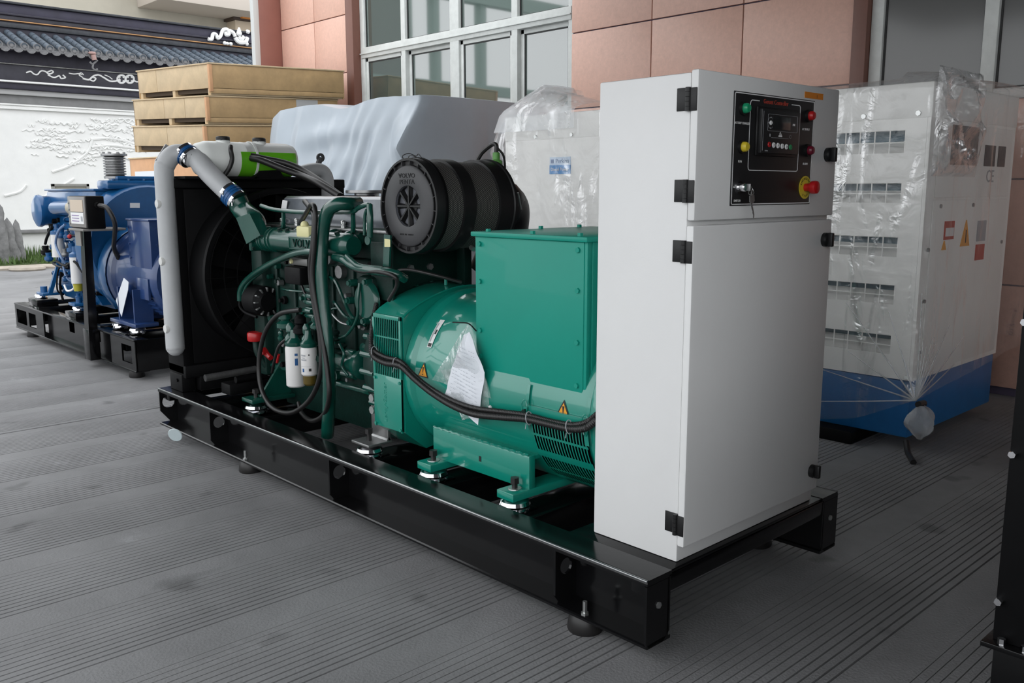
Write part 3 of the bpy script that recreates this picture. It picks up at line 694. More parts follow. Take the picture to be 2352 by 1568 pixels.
for k, m in enumerate((RED, WPRINT, WPRINT, WPRINT, WPRINT, mat('green_button', (.02, .25, .09), .4))):
    x = .368 + .0275 * k
    bt = obj('button', MB().lathe([(0, -.003), (.008, -.003), (.0092, -.001), (.0092, 0)], (x, yc, 1.697 - .001 * k), 'y', 16), m, ct)
bs = MB()
for k, c in enumerate('OΔ◊=#I'):
    bs.text(c if c in 'O=#I' else '<', .009, face_mx((.368 + .0275 * k, yc - .0034, 1.697 - .001 * k), 'front'), .0003)
obj('button_symbols', bs, INK, ct)
obj('small_text', MB().text('DEEPSEA', .005, face_mx((.352, yc - .0004, 1.676), 'front'), .0002), GPRINT, ct)
def lamp(x, z, m, nm, text, tx):
    l = obj(nm, MB().lathe([(0, -.026), (.012, -.025), (.0155, -.020), (.0165, -.012), (.0165, 0)], (x, YP, z), 'y', 20), m, cp)
    obj('lamp_collar', MB().lathe([(.0175, -.010), (.022, -.010), (.0225, 0)], (x, YP, z), 'y', 20), PLASTIC, l)
    obj('lamp_text', MB().text(text, .0105, face_mx((tx, YP - .0004, z - .047), 'front'), .0003), WPRINT, l)
lamp(.236, 1.808, mat('green_lamp', (.01, .28, .13), .25), 'indicator_lamp', 'BATTERY CHARGER', .236)
lamp(.236, 1.686, YEL, 'indicator_lamp', 'RUN', .232)
lamp(.655, 1.806, RED, 'indicator_lamp', 'AC SUPPLY', .645)
lamp(.660, 1.686, mat('dark_red_lamp', (.13, .006, .02), .25), 'indicator_lamp', 'ALARM', .652)
ks = obj('key_switch', MB().lathe([(0, -.03), (.012, -.03), (.014, -.026), (.014, -.008), (.02, -.008), (.021, 0)], (.228, YP, 1.556), 'y', 22), CHROME, cp, label='chrome key switch')
obj('key_barrel', MB().lathe([(0, -.0325), (.0105, -.0325), (.0115, -.03)], (.228, YP, 1.556), 'y', 18), mat('dark_green_barrel', (.02, .06, .045), .4), ks)
obj('switch_text', MB().text('SWITCH', .0105, face_mx((.224, YP - .0004, 1.512), 'front'), .0003).text('ON', .008, face_mx((.203, YP - .0004, 1.556), 'front'), .0003), WPRINT, ks)
kr = thing('key', 'small grey key hanging on a ring from the key switch', 'key', (.25, -.075, 1.50))
obj('key_head', MB().box(.244, .252, -.0755, -.0735, 1.528, 1.549, .0005).prism([(.236, 1.528), (.262, 1.532), (.266, 1.512), (.256, 1.503), (.238, 1.508)], 'y', -.076, -.0735), STEEL, kr)
obj('key_blade', MB().prism([(.243, 1.506), (.252, 1.504), (.268, 1.468), (.266, 1.456), (.262, 1.457), (.262, 1.466), (.257, 1.474), (.258, 1.478), (.252, 1.486)], 'y', -.0755, -.0738), STEEL, kr)
obj('key_ring', MB().tube([(.245 + .012 * math.cos(a), -.0745 + .004 * math.sin(a * 2), 1.545 + .014 * math.sin(a)) for a in [k * PI / 8 for k in range(17)]], .0012, 5, 0), ZINC, kr)
obj('key_shank', MB().box(.2265, .2295, -.082, -.066, 1.545, 1.567, .0008), STEEL, kr)
es = obj('emergency_stop', MB().lathe([(0, -.052), (.014, -.052), (.022, -.048), (.0235, -.04), (.0225, -.028), (.015, -.024), (.0135, 0)], (.658, YP, 1.556), 'y', 26), RED, cp, label='red mushroom emergency stop button on a yellow disc')
obj('stop_disc', MB().lathe([(0, -.0022), (.0405, -.0022), (.0405, 0)], (.658, YP, 1.556), 'y', 36), YEL, es)
tx = MB()
for k, c in enumerate('EMERGENCY'):
    a = DEG(160 - 17.5 * k); p = (.658 + .031 * math.cos(a), YP - .0026, 1.556 + .031 * math.sin(a))
    tx.text(c, .0115, face_mx(p, 'front') @ Matrix.Rotation(a - PI / 2, 4, 'Z'), .0003)
for k, c in enumerate('STOP'):
    a = DEG(240 + 20 * k); p = (.658 + .031 * math.cos(a), YP - .0026, 1.556 + .031 * math.sin(a))
    tx.text(c, .0115, face_mx(p, 'front') @ Matrix.Rotation(a + PI / 2, 4, 'Z'), .0003)
obj('stop_lettering', tx, INK, es)
tg = obj('orange_tag', MB().box(.630, .760, -.0335, -.0318, 1.868, 1.889), mat('orange_paper', (.68, .22, .02), .6), cb, label='small orange paper tag')
obj('tag_mark', MB().text('I', .017, face_mx((.716, -.0338, 1.876), 'front'), .0003), INK, tg)
# ---- radiator
ra = thing('radiator', 'black radiator with grey charge air pipes at the far end of the green engine', 'radiator', (.42, 3.7, .31))
obj('radiator_core', MB().box(-.06, 1.0, 3.70, 3.84, .47, 1.60, .004), mat('black_fin_core', (.005, .005, .005), .7, spec=.15), ra)
for x0, x1 in ((-.12, -.05), (1.0, 1.075)): obj('side_channel', MB().box(x0, x1, 3.64, 3.87, .42, 1.61, .008), MBLACK, ra)
obj('top_channel', MB().box(-.12, 1.075, 3.62, 3.87, 1.56, 1.62, .008), MBLACK, ra)
obj('bottom_channel', MB().box(-.12, 1.075, 3.62, 3.87, .40, .48, .008), MBLACK, ra)
shr = MB()
sh = obj('fan_shroud', MB().box(-.055, .99, 3.64, 3.69, .48, 1.56, .01), MBLACK, ra)
obj('shroud_ring', MB().lathe([(.50, 0), (.53, 0), (.535, .02), (.52, .03), (.52, .26), (.50, .26), (.50, 0)], (.47, 3.40, 1.03), 'y', 56), MBLACK, sh)
fan = obj('fan_hub', MB().lathe([(0, -.06), (.08, -.06), (.1, -.04), (.1, .04), (0, .04)], (.47, 3.5, 1.03), 'y', 24), MBLACK, ra)
for k in range(9):
    a = 2 * PI * k / 9; e = V((math.cos(a), 0, math.sin(a))); t = V((-math.sin(a), 0, math.cos(a)))
    c = V((.47, 3.5, 1.03)); 
    obj('fan_blade', MB().hexa([c + e * .09 + t * .04 + V((0, -.03, 0)), c + e * .48 + t * .09 + V((0, -.03, 0)), c + e * .48 - t * .09 + V((0, .03, 0)), c + e * .09 - t * .04 + V((0, .03, 0))], [p + V((0, .004, 0)) for p in (c + e * .09 + t * .04 + V((0, -.03, 0)), c + e * .48 + t * .09 + V((0, -.03, 0)), c + e * .48 - t * .09 + V((0, .03, 0)), c + e * .09 - t * .04 + V((0, .03, 0)))]), MBLACK, fan)
for k, r in enumerate((.22, .34, .46)): pass
gr = MB()
for k in range(5): gr.tube([(.47 + (.16 + .085 * k) * math.cos(a), 3.39, 1.03 + (.16 + .085 * k) * math.sin(a)) for a in [2 * PI * q / 36 for q in range(37)]], .003, 4, 0)
for k in range(10): gr.tube([(.47 + .15 * math.cos(k * PI / 5), 3.392, 1.03 + .15 * math.sin(k * PI / 5)), (.47 + .52 * math.cos(k * PI / 5), 3.392, 1.03 + .52 * math.sin(k * PI / 5))], .003, 4, 0)
obj('fan_guard', gr, MBLACK, sh)
# left charge air tank pipe with rounded top elbow
YPp = 3.66; XP = A(390, 600, y=3.66).x
cap_ = [(XP, YPp, .60), (XP, YPp, .62), (XP, YPp, 1.0), (XP, YPp, 1.62), (XP + .012, YPp - .005, 1.70), (XP + .055, YPp - .02, 1.757), (XP + .115, YPp - .05, 1.765)]
vp = obj('charge_air_pipe', MB().tube(cap_, .056, 18, 6).ball((XP, YPp, .602), .056), GREYP, ra, ang=60)
for z in (.72, 1.13, 1.47): obj('pipe_plug', MB().lathe([(0, -.012), (.024, -.01), (.028, 0), (.028, .012)], (XP - .052, YPp - .01, z), 'x', 18), mat('white_plug', (.66, .66, .64), .4), vp)
obj('flange_lug', MB().prism([(XP - .03, 1.68), (XP + .06, 1.76), (XP + .05, 1.81), (XP + .03, 1.82), (XP - .04, 1.72)], 'y', YPp + .02, YPp + .03), STEEL, vp)
pA = V((XP + .115, YPp - .05, 1.765)); pD = A(547, 462, x=.115)
d = (pD - pA)
h1 = obj('hose_coupling', MB().tube([pA - d * .02, pA + d * .10], .066, 20, 0).tube([pA + d * .03, pA + d * .05], .071, 20, 0), BLUEH, ra)
def clamp(p, dr, r, par):
    dr = dr.normalized(); q = dr.orthogonal().normalized()
    obj('hose_clamp', MB().tube([p - dr * .009, p + dr * .009], r, 24, 0).box(-.008, .008, -.012, .012, -.012, .012, .003, Matrix.Translation(p + V((-r * .75, -r * .5, .0)))).cyl(p + V((-r * .75, -r * .55, .02)), p + V((-r * .75, -r * .55, -.03)), .004, seg=6), CHROME, par)
clamp(pA - d * .012, d, .0685, h1); clamp(pA + d * .085, d, .0685, h1)
p1 = pA + d * .10
obj('charge_air_pipe', MB().tube([p1 - d * .03, p1 + V((.03, -.02, -.006)), pA + d * .45 + V((0, 0, .012)), pA + d * .84], .059, 20, 6), GREYP, ra, ang=60)
h2 = obj('hose_coupling', MB().tube([pA + d * .80, pA + d * 1.0], .066, 20, 0).tube([pA + d * .87, pA + d * .885], .069, 20, 0).tube([pA + d * .91, pA + d * .925], .069, 20, 0), BLUEH, ra)
clamp(pA + d * .82, d, .0685, h2); clamp(pA + d * .985, d, .0685, h2)
# right pipe
rp = [A(688, 398, y=3.64), A(715, 391, y=3.64), A(738, 392, y=3.64), A(750, 408, y=3.64), A(752, 440, y=3.64), A(752, 520, y=3.64)]
obj('charge_air_pipe', MB().tube(rp, .046, 16, 6), GREYP, ra, ang=60)
lg = A(736, 362, y=3.7)
obj('lifting_eye', MB().tube([lg + V((-.03, 0, -.07)), lg], .02, 8, 0).lathe([(.012, -.006), (.03, -.006), (.03, .006), (.012, .006), (.012, -.006)], lg, 'y', 18), GPLASTIC, ra)
q0 = A(766, 412, y=3.66); q1 = A(790, 470, y=3.66)
obj('side_bracket', MB().box(q0.x, q1.x, 3.65, 3.8, q1.z - .3, q0.z, .004), MBLACK, ra)
obj('support_beam', MB().box(-.03, 1.03, 3.62, 3.86, .312, .405, .006), MBLACK, ra)
obj('drain_tube', MB().tube([(-.02, 3.57, .40), (.32, 3.57, .41)], .022, 12, 0), STEEL, ra)
obj('foot_bracket', MB().box(-.13, -.04, 3.66, 3.84, .31, .42, .006).bolt((-.13, 3.72, .38), (-1, 0, 0), .012), MBLACK, ra)
obj('foot_bracket', MB().box(.95, 1.05, 3.66, 3.84, .31, .42, .006), MBLACK, ra)
# expansion tank on top of the radiator
xt = thing('expansion_tank', 'white translucent expansion tank half full of bright green coolant', 'tank', (.33, 3.6, 1.62))
TY, TZ, TR = 3.60, 1.735, .108
TANK = mat('milky_tank_plastic', (.84, .86, .83), .35)
sq = lambda r: [(0, 0), (.5 * r, .0), (.86 * r, .022), (r, .075), (r, .30), (r * 1.012, .302), (r * 1.012, .308), (r, .31), (r, .615), (.88 * r, .655), (.55 * r, .672), (0, .675)]
tkb = MB().lathe(sq(TR), (0, TY, TZ), 'x', 32)
tk = obj('tank_shell', tkb, TANK, xt, ang=50)
tk2 = MB()
lev = .046
def cool(s, t):
    u = .26 + .40 * s; r = TR * 1.022 if u < .615 else TR * (1.022 - .30 * ((u - .615) / .05) ** 2)
    amax = math.asin(min(.99, lev / r)); a = (-PI - amax) + (PI + 2 * amax) * t
    return V((u, TY + r * math.cos(a), TZ + r * math.sin(a)))
tk2.grid(cool, 16, 24)
obj('coolant', tk2, mat('bright_green_coolant', (.14, .52, .02), .2), xt, ang=60, label='bright green coolant seen through the shell')
for u, v in ((514, 329), (597, 332)):
    c = A(u, v, y=TY - .02); c.y = TY - .01; c.z = TZ + TR - .004
    nk = obj('filler_neck', MB().lathe([(.045, -.04), (.042, .0), (.042, .012)], c, 'z', 20), TANK, xt)
    obj('filler_cap', MB().lathe([(0, .034), (.036, .034), (.042, .028), (.042, .008), (0, .008)], c, 'z', 20), PLASTIC, nk)
obj('tank_strap', MB().lathe([(TR + .002, .36), (TR + .006, .36), (TR + .006, .375), (TR + .002, .375)], (0, TY, TZ), 'x', 32), TANK, xt)
br = MB()
bl = [A(u, v, y=TY - .1) for u, v in ((582, 412), (598, 392), (642, 390), (655, 412))]
br.hexa(bl, [p + V((0, .2, 0)) for p in bl])
obj('tank_bracket', br.box(-.1, .75, TY - .1, TY + .12, 1.615, 1.632, .003), MBLACK, xt)
def hose(name, uvx, r, m, par, **k): return obj(name, MB().tube([A(u, v, x=x) if ax == 'x' else A(u, v, y=x) for u, v, ax, x in uvx], r, 10, 6, **k), m, par, ang=60)
hose('overflow_hose', [(530, 336, 'y', 3.46), (530, 345, 'y', 3.44), (533, 365, 'y', 3.44), (527, 385, 'y', 3.45), (514, 404, 'y', 3.46)], .014, RUBBER, xt)
hose('coolant_hose', [(577, 363, 'y', 3.49), (600, 368, 'y', 3.42), (650, 388, 'y', 3.3), (690, 402, 'y', 3.2), (730, 420, 'y', 3.0), (780, 450, 'y', 2.8)], .020, RUBBER, xt)
hose('coolant_hose', [(577, 358, 'y', 3.50), (610, 365, 'y', 3.44), (660, 376, 'y', 3.34), (700, 394, 'y', 3.22), (740, 420, 'y', 3.02), (785, 452, 'y', 2.82)], .020, RUBBER, xt)

# ---- diesel engine
en = thing('diesel_engine', 'dark green diesel engine with round black air filter on the black base frame', 'engine', (.42, 2.5, .27))
eb = MB().box(.22, .68, 1.95, 3.22, .52, 1.20, .02)
obj('engine_block', eb, DGREEN, en)
for k in range(6): obj('block_rib', MB().box(.205, .225, 2.02 + .2 * k, 2.05 + .2 * k, .6, 1.15, .006), DGREEN, en)
obj('oil_sump', MB().prism([(.22, .52), (.68, .52), (.64, .30), (.28, .28)], 'y', 1.98, 3.1), DGREEN, en)
obj('sump_flange', MB().box(.19, .71, 1.95, 3.2, .505, .53, .006), GREEN, en)
obj('cylinder_head', MB().box(.24, .66, 1.95, 3.2, 1.20, 1.36, .012), DGREEN, en)
obj('head_flange', MB().box(.225, .67, 1.93, 3.2, 1.335, 1.352, .004), STEEL, en)
vc = obj('valve_cover', MB().prism([(.255, 1.352), (.64, 1.352), (.62, 1.50), (.60, 1.515), (.31, 1.515), (.29, 1.50)], 'y', 2.0, 3.05), mat('grey_blue_valve_cover', (.13, .145, .165), .25, .4, var=.35, vscale=4, coat=.3), en)
for y in (2.14, 2.36, 2.6, 2.84, 3.0): obj('cover_bolt', MB().lathe([(.016, 0), (.016, .012), (.012, .014), (.012, .02), (.016, .022), (.016, .034), (.008, .04), (0, .04)], (.245, y, 1.352), 'z', 12), ZINC, vc)
lbl = [A(u, v, x=.27) for u, v in ((645, 482), (657, 482), (660, 461), (649, 459))]
obj('white_label', MB().hexa(lbl, [p + V((.003, 0, 0)) for p in lbl]), WPRINT, vc)
# timing and flywheel ends
obj('timing_case', MB().box(.16, .72, 3.12, 3.26, .45, 1.34, .03), DGREEN, en)
obj('flywheel_housing', MB().lathe([(0, 1.83), (.395, 1.83), (.40, 1.85), (.39, 1.93), (.33, 1.99), (0, 1.99)], (.445, 0, .70), 'y', 40), DGREEN, en)
for k in range(16):
    a = PI * .45 + k * PI / 14; obj('housing_bolt', MB().bolt((.445 + .375 * math.cos(a), 1.935, .70 + .375 * math.sin(a)), (0, 1, 0), .014, .012).cyl((.445 + .385 * math.cos(a), 1.84, .70 + .385 * math.sin(a)), (.445 + .385 * math.cos(a), 1.95, .70 + .385 * math.sin(a)), .017, seg=8), GREEN, en)
# intake manifold with raised lettering
MX, MZ, MRd = .135, 1.275, .062
mf = obj('intake_manifold', MB().lathe([(0, 2.10), (.045, 2.10), (.058, 2.12), (MRd, 2.16), (MRd, 2.95), (.06, 3.0), (.055, 3.06), (.05, 3.08)], (MX, 0, MZ), 'y', 28), GREEN, en, ang=40)
for y in (2.96, 2.985, 2.90, 2.865): obj('manifold_ring', MB().lathe([(MRd - .004, -.008), (MRd + .007, -.005), (MRd + .007, .005), (MRd - .004, .008)], (MX, y, MZ), 'y', 28), GREEN, mf)
for k in range(5): obj('manifold_runner', MB().tube([(MX + .02, 2.2 + .17 * k, MZ + .03), (.20, 2.2 + .17 * k, MZ + .045), (.25, 2.2 + .17 * k, MZ + .02)], .032, 12, 4), GREEN, mf)
np_ = obj('name_block', MB().box(MX - MRd - .006, MX - MRd + .03, 2.30, 2.625, MZ - .036, MZ + .030, .003), GREEN, mf)
obj('block_border', MB().box(MX - MRd - .0085, MX - MRd - .005, 2.305, 2.62, MZ + .024, MZ + .028).box(MX - MRd - .0085, MX - MRd - .005, 2.305, 2.62, MZ - .034, MZ - .030).box(MX - MRd - .0085, MX - MRd - .005, 2.616, 2.62, MZ - .034, MZ + .028), GREEN, np_)
obj('cast_lettering', MB().text('VOLVO', .062, face_mx((MX - MRd - .0075, 2.463, MZ - .004), 'left'), .003, squash=1.1), DGREEN, np_)
for y in (2.78, 2.70, 2.36, 2.2): obj('manifold_bolt', MB().bolt((MX - .03, y, MZ + .055), (-.4, 0, 1), .013, .014), DGREEN, mf)
# duct rising to the blue coupling
pE = pD + d * .0
e0 = pD - d.normalized() * .01; e3 = V((MX, 3.06, MZ))
obj('intake_elbow', MB().tube([e0, e0 + V((.02, -.03, -.06)), V((MX + .0, 3.12, 1.37)), V((MX, 3.10, 1.30)), e3 + V((0, -.02, 0))], .062, 14, 6).box(MX - .07, MX + .07, 3.05, 3.08, MZ - .07, MZ + .07, .01), GREEN, en, ang=50)
pts = [A(u, v, x=.05) for u, v in ((542, 500), (573, 490), (598, 540), (566, 560), (548, 530))]
obj('elbow_pad', MB().hexa([pts[0], pts[1], pts[2], pts[3]], [p + V((.06, 0, 0)) for p in pts[:4]]), GREEN, en)
for z in (-.055, .055): obj('elbow_bolt', MB().bolt((MX - .055, 3.05, MZ + z), (0, -1, 0), .012, .012), DGREEN, en)
# big green breather pipe in front
hose('breather_pipe', [(822, 466, 'x', .20), (800, 468, 'x', .12), (775, 469, 'x', .07), (752, 488, 'x', .05), (740, 540, 'x', .04), (738, 620, 'x', .03), (744, 700, 'x', .03), (753, 790, 'x', .03), (756, 880, 'x', .03), (755, 940, 'x', .04), (752, 1000, 'x', .06)], .034, GREEN, en)
hose('fuel_rail_pipe', [(600, 472, 'x', .14), (630, 481, 'x', .14), (690, 487, 'x', .14), (760, 487, 'x', .14), (808, 486, 'x', .14), (822, 478, 'x', .14), (842, 470, 'x', .14), (850, 472, 'x', .14)], .012, GREEN, en)
for u, v0, v1 in ((651, 485, 520), (725, 490, 540), (811, 485, 530)): obj('pipe_bracket', MB().tube([A(u, v0, x=.16), A(u, v1, x=.17), A(u - 14, v1 + 8, x=.2)], .013, 6, 3), GREEN, en)
hose('sensor_tube', [(849, 470, 'x', .12), (850, 500, 'x', .11), (850, 545, 'x', .11)], .016, GREEN, en)
hose('sensor_tube', [(842, 482, 'x', .12), (838, 496, 'x', .12), (837, 540, 'x', .12)], .008, GREEN, en)
obj('sensor_tag', MB().lathe([(0, -.004), (.022, -.004), (.022, .004), (0, .004)], A(845, 552, x=.10), 'x', 16), GREEN, en)
cpv = A(705, 532, x=.11)
obj('yellow_cap', MB().box(cpv.x - .03, cpv.x + .03, cpv.y - .065, cpv.y + .065, cpv.z - .032, cpv.z + .03, .012).ball(cpv + V((0, .02, .035)), .022), CREAM, en, label='cream plastic protective cap')
# wiring looms in green sleeves
hose('wiring_loom', [(770, 590, 'x', .08), (790, 596, 'x', .06), (815, 612, 'x', .06), (850, 620, 'x', .06), (905, 628, 'x', .08), (930, 640, 'x', .14)], .022, GREEN, en)
hose('wiring_loom', [(797, 588, 'x', .06), (812, 602, 'x', .05), (830, 612, 'x', .05), (880, 618, 'x', .07)], .014, GREEN, en)
hose('black_cable', [(790, 605, 'x', .06), (825, 622, 'x', .05), (870, 624, 'x', .05), (905, 634, 'x', .06), (912, 655, 'x', .08), (893, 690, 'x', .08)], .010, RUBBER, en)
hose('bypass_cable', [(905, 640, 'x', .1), (915, 622, 'x', .1), (945, 620, 'x', .14), (1000, 632, 'x', .2), (1060, 648, 'x', .3)], .008, RUBBER, en)
hose('wiring_loom', [(735, 580, 'x', .06), (700, 578, 'x', .06), (660, 588, 'x', .06), (610, 612, 'x', .08), (570, 640, 'x', .1), (553, 665, 'x', .1), (551, 690, 'x', .1)], .018, GREEN, en)
hose('wiring_loom', [(650, 594, 'x', .07), (610, 618, 'x', .09), (572, 648, 'x', .11), (558, 676, 'x', .11)], .010, GREEN, en)
# control unit box, alternator of the engine, belt
e0 = A(661, 590, x=.10); e1 = A(705, 612, x=.10)
cu = obj('control_unit', MB().box(.10, .19, e1.y, e0.y, e1.z, e0.z, .004), mat('dark_aluminium', (.16, .16, .155), .4, .6), en, label='dark aluminium engine control unit')
obj('connector', MB().box(.06, .15, e1.y + .01, e0.y - .02, e1.z - .10, e1.z - .005, .012), MBLACK, cu)
obj('yellow_plug', MB().lathe([(0, -.006), (.012, -.006), (.014, .002)], A(669, 600, x=.098), 'x', 12), CREAM, cu)
ac = A(600, 690, x=.16)
ca = obj('charging_alternator', MB().lathe([(0, -.09), (.05, -.09), (.088, -.06), (.092, .07), (.06, .09), (0, .09)], ac, 'y', 24), MBLACK, en)
for k in range(12): obj('vent_fin', MB().box(-.004, .004, -.085, -.055, -.012, .012, .001, Matrix.Translation(ac) @ Matrix.Rotation(k * PI / 6, 4, 'Y') @ Matrix.Translation((0, 0, .072))), STEEL, ca)
obj('drive_pulley', MB().lathe([(0, .1), (.06, .1), (.05, .115), (.06, .13), (0, .13)], ac, 'y', 24), RUBBER, ca)
hose('battery_cable', [(551, 690, 'x', .1), (552, 705, 'x', .09), (565, 718, 'x', .09), (590, 728, 'x', .1)], .009, MBLACK, en)
# injection / water pump cluster along the block
for k in range(6):
    y = A(712, 650 + 15 * k, x=.14)
    obj('cooler_rib', MB().box(.13, .2, y.y - .045, y.y + .045, y.z - .012, y.z + .012, .008), GREEN, en)
for (u, v, x, r, L) in ((700, 640, .13, .014, .14), (725, 652, .13, .012, .1), (730, 690, .12, .012, .1), (700, 712, .12, .012, .14)):
    p = A(u, v, x=x); obj('fuel_line', MB().tube([p + V((0, L / 2, 0)), p - V((0, L / 2, 0))], r, 8, 0), GREEN, en)
for (u, v, a, b, m) in ((655, 735, .10, .05, GREEN), (690, 745, .11, .04, MBLACK), (668, 765, .12, .035, GREEN), (705, 768, .12, .03, GREEN), (645, 770, .06, .02, GREEN), (725, 740, .08, .03, GREEN), (770, 770, .06, .03, DGREEN), (780, 800, .05, .05, DGREEN)):
    p = A(u, v, x=.12); obj('fuel_fitting', MB().lathe([(b * .6, -a / 2), (b, -a / 2 + .01), (b, -a / 6), (b * .55, 0), (b * .8, .01), (b * .8, a / 3), (b * .4, a / 2), (0, a / 2)], p, 'z', 12), m, en)
# fuel filters
def filt(u, vt, vb, x, r, amber):
    t = A(u, vt, x=x); b = A(u, vb, x=x); b = V((t.x, t.y, b.z))
    f = obj('fuel_filter', MB().lathe([(0, 0), (r * .85, 0), (r, .008), (r, t.z - b.z - .012), (r * .9, t.z - b.z), (0, t.z - b.z)], b, 'z', 28), FILTW, en, label='white fuel filter canister')
    obj('filter_head', MB().lathe([(r * .95, 0), (r * 1.02, .006), (r * 1.02, .02), (r * .5, .045), (r * .4, .09), (0, .09)], (t.x, t.y, t.z), 'z', 20), GREEN, f)
    if amber:
        obj('sediment_bowl', MB().lathe([(0, -.055), (r * .6, -.055), (r * .82, -.045), (r * .86, 0)], b, 'z', 24), mat('amber_bowl', (.10, .07, .012), .2), f)
        tp = lambda v0, v1, w0, w1, m, nm: obj(nm, MB().grid(lambda s, q: V((t.x + (r + .0008) * math.cos(PI + (w0 + (w1 - w0) * s)), t.y + (r + .0008) * math.sin(PI + (w0 + (w1 - w0) * s)), b.z + (t.z - b.z) * (v0 + (v1 - v0) * q))), 10, 1), m, f)
        for v0, v1, w0, w1 in ((.70, .76, -.1, .6), (.55, .60, -.1, .7), (.63, .66, 0, .5)): tp(v0, v1, w0, w1, GPRINT, 'label_print')
        tp(.15, .27, .1, .35, BLUEH, 'label_print'); tp(.18, .28, .95, 1.25, INK, 'label_print'); tp(.73, .78, .95, 1.1, INK, 'label_print'); tp(.34, .35, -.2, 1.2, GPRINT, 'label_print')
    else:
        for v0, v1 in ((.78, .84), (.55, .72)): obj('label_print', MB().grid(lambda s, q: V((t.x + (r + .0008) * math.cos(PI + 1.0 + .3 * s), t.y + (r + .0008) * math.sin(PI + 1.0 + .3 * s), b.z + (t.z - b.z) * (v0 + (v1 - v0) * q))), 5, 1), BLUEH, f)
filt(677, 793, 885, .11, .054, False); filt(709, 796, 860, .065, .044, True)
# oil filler and red drain taps
o = A(587, 772, x=.14)
oc = obj('oil_filler_cap', MB().lathe([(0, .026), (.045, .026), (.05, .018), (.05, -.018), (.046, -.026), (0, -.026)], o, 'z', 20), RED, en, label='red oil filler cap')
obj('filler_tube', MB().tube([o + V((0, 0, -.024)), o + V((.0, -.02, -.10)), o + V((.05, -.05, -.2))], .02, 10, 4), DGREEN, oc)
o = A(613, 812, x=.12)
dt = obj('drain_tap', MB().tube([A(604, 804, x=.12), A(622, 822, x=.12)], .016, 10, 0).box(-.02, .02, -.025, .025, -.008, .008, .004, Matrix.Translation(A(607, 806, x=.11)) @ Matrix.Rotation(.6, 4, 'X')), RED, en, label='red drain tap')
obj('tap_lever', MB().tube([A(640, 814, x=.12), A(636, 832, x=.12)], .009, 8, 0), RED, dt)
# loops of black hose
hose('fuel_hose', [(700, 462, 'x', .16), (712, 478, 'x', .10), (722, 500, 'x', .02), (719, 560, 'x', .0), (713, 620, 'x', .0), (722, 700, 'x', .01), (735, 770, 'x', .01), (738, 840, 'x', .01), (727, 890, 'x', .02), (702, 928, 'x', .03), (665, 948, 'x', .03), (625, 935, 'x', .04), (600, 890, 'x', .05), (595, 830, 'x', .06), (608, 765, 'x', .07), (640, 722, 'x', .08), (690, 711, 'x', .1)], .0135, RUBBER, en)
hose('fuel_hose', [(690, 512, 'x', .14), (708, 482, 'x', .06), (716, 470, 'x', .02), (724, 485, 'x', .0), (722, 560, 'x', -.01), (718, 640, 'x', -.01), (730, 720, 'x', -.005), (743, 790, 'x', 0), (753, 860, 'x', .0), (756, 910, 'x', .0), (745, 950, 'x', .02), (718, 966, 'x', .05), (694, 950, 'x', .10), (686, 925, 'x', .14)], .0125, RUBBER, en)
hose('fuel_hose', [(660, 776, 'x', .1), (640, 796, 'x', .08), (630, 830, 'x', .08), (625, 855, 'x', .1)], .009, RUBBER, en)
# rear casting with the round cover, starter below
cv = A(866, 690, x=.16)
rc = obj('rear_casting', MB().box(.12, .30, cv.y - .02, cv.y + .13, cv.z - .12, cv.z + .12, .03), DGREEN, en)
obj('round_cover', MB().lathe([(0, -.025), (.085, -.025), (.095, -.015), (.1, 0)], (.13, cv.y + .03, cv.z), 'x', 28), GREEN, rc)
for u, v in ((826, 648), (862, 646), (822, 688), (826, 738), (858, 735)): obj('casting_boss', MB().cyl(A(u, v, x=.16), A(u, v, x=.16) + V((-.06, 0, 0)), .02, .018, 12).bolt(A(u, v, x=.16) + V((-.06, 0, 0)), (-1, 0, 0), .014, .012), GREEN, rc)
hose('drain_pipe', [(826, 650, 'x', .1), (822, 690, 'x', .09), (820, 730, 'x', .09), (800, 765, 'x', .1), (780, 776, 'x', .12)], .008, GREEN, en)
sp = A(822, 835, x=.16)
stt = obj('starter_motor', MB().lathe([(0, .2), (.05, .2), (.062, .18), (.062, -.02), (.075, -.03), (.075, -.06), (.04, -.08), (0, -.08)], sp, 'y', 22), GREEN, en)
for dz in (-.06, .06, 0): obj('starter_boss', MB().cyl(sp + V((-.03, .10, dz)), sp + V((-.03, -.02, dz)), .017, seg=10), GREEN, stt)
for dz, dy in ((.05, .22), (-.05, .22), (.0, .26)): obj('starter_terminal', MB().bolt(sp + V((-.05, dy, dz)), (-1, 0, 0), .02, .03), DGREEN, stt)
hose('starter_cable', [(780, 790, 'x', .1), (790, 812, 'x', .09), (785, 840, 'x', .09), (800, 862, 'x', .1)], .008, GREEN, en)
obj('adapter_bracket', MB().box(.06, .16, 1.835, 1.90, .72, .86, .006).bolt((.06, 1.86, .76), (-1, 0, 0), .014).bolt((.06, 1.86, .83), (-1, 0, 0), .014), DGREEN, en)
rc_ = random.Random(11)
for k in range(46):
    yy, zz = rc_.uniform(2.0, 3.1), rc_.uniform(.55, 1.2); xx = .205
    nm_ = rc_.choice(['block_boss', 'block_bolt', 'block_plug'])
    if nm_ == 'block_boss': m_ = MB().cyl((xx + .02, yy, zz), (xx - rc_.uniform(.01, .05), yy, zz), rc_.uniform(.015, .035), seg=10)
    elif nm_ == 'block_bolt': m_ = MB().bolt((xx + .005, yy, zz), (-1, 0, 0), rc_.uniform(.011, .018), .03)
    else: m_ = MB().lathe([(0, -.03), (.012, -.03), (.012, -.01), (.024, -.008), (.024, .01)], (xx, yy, zz), 'x', 10)
    obj(nm_, m_, rc_.choice([GREEN, DGREEN, GREEN, MBLACK, STEEL]), en)
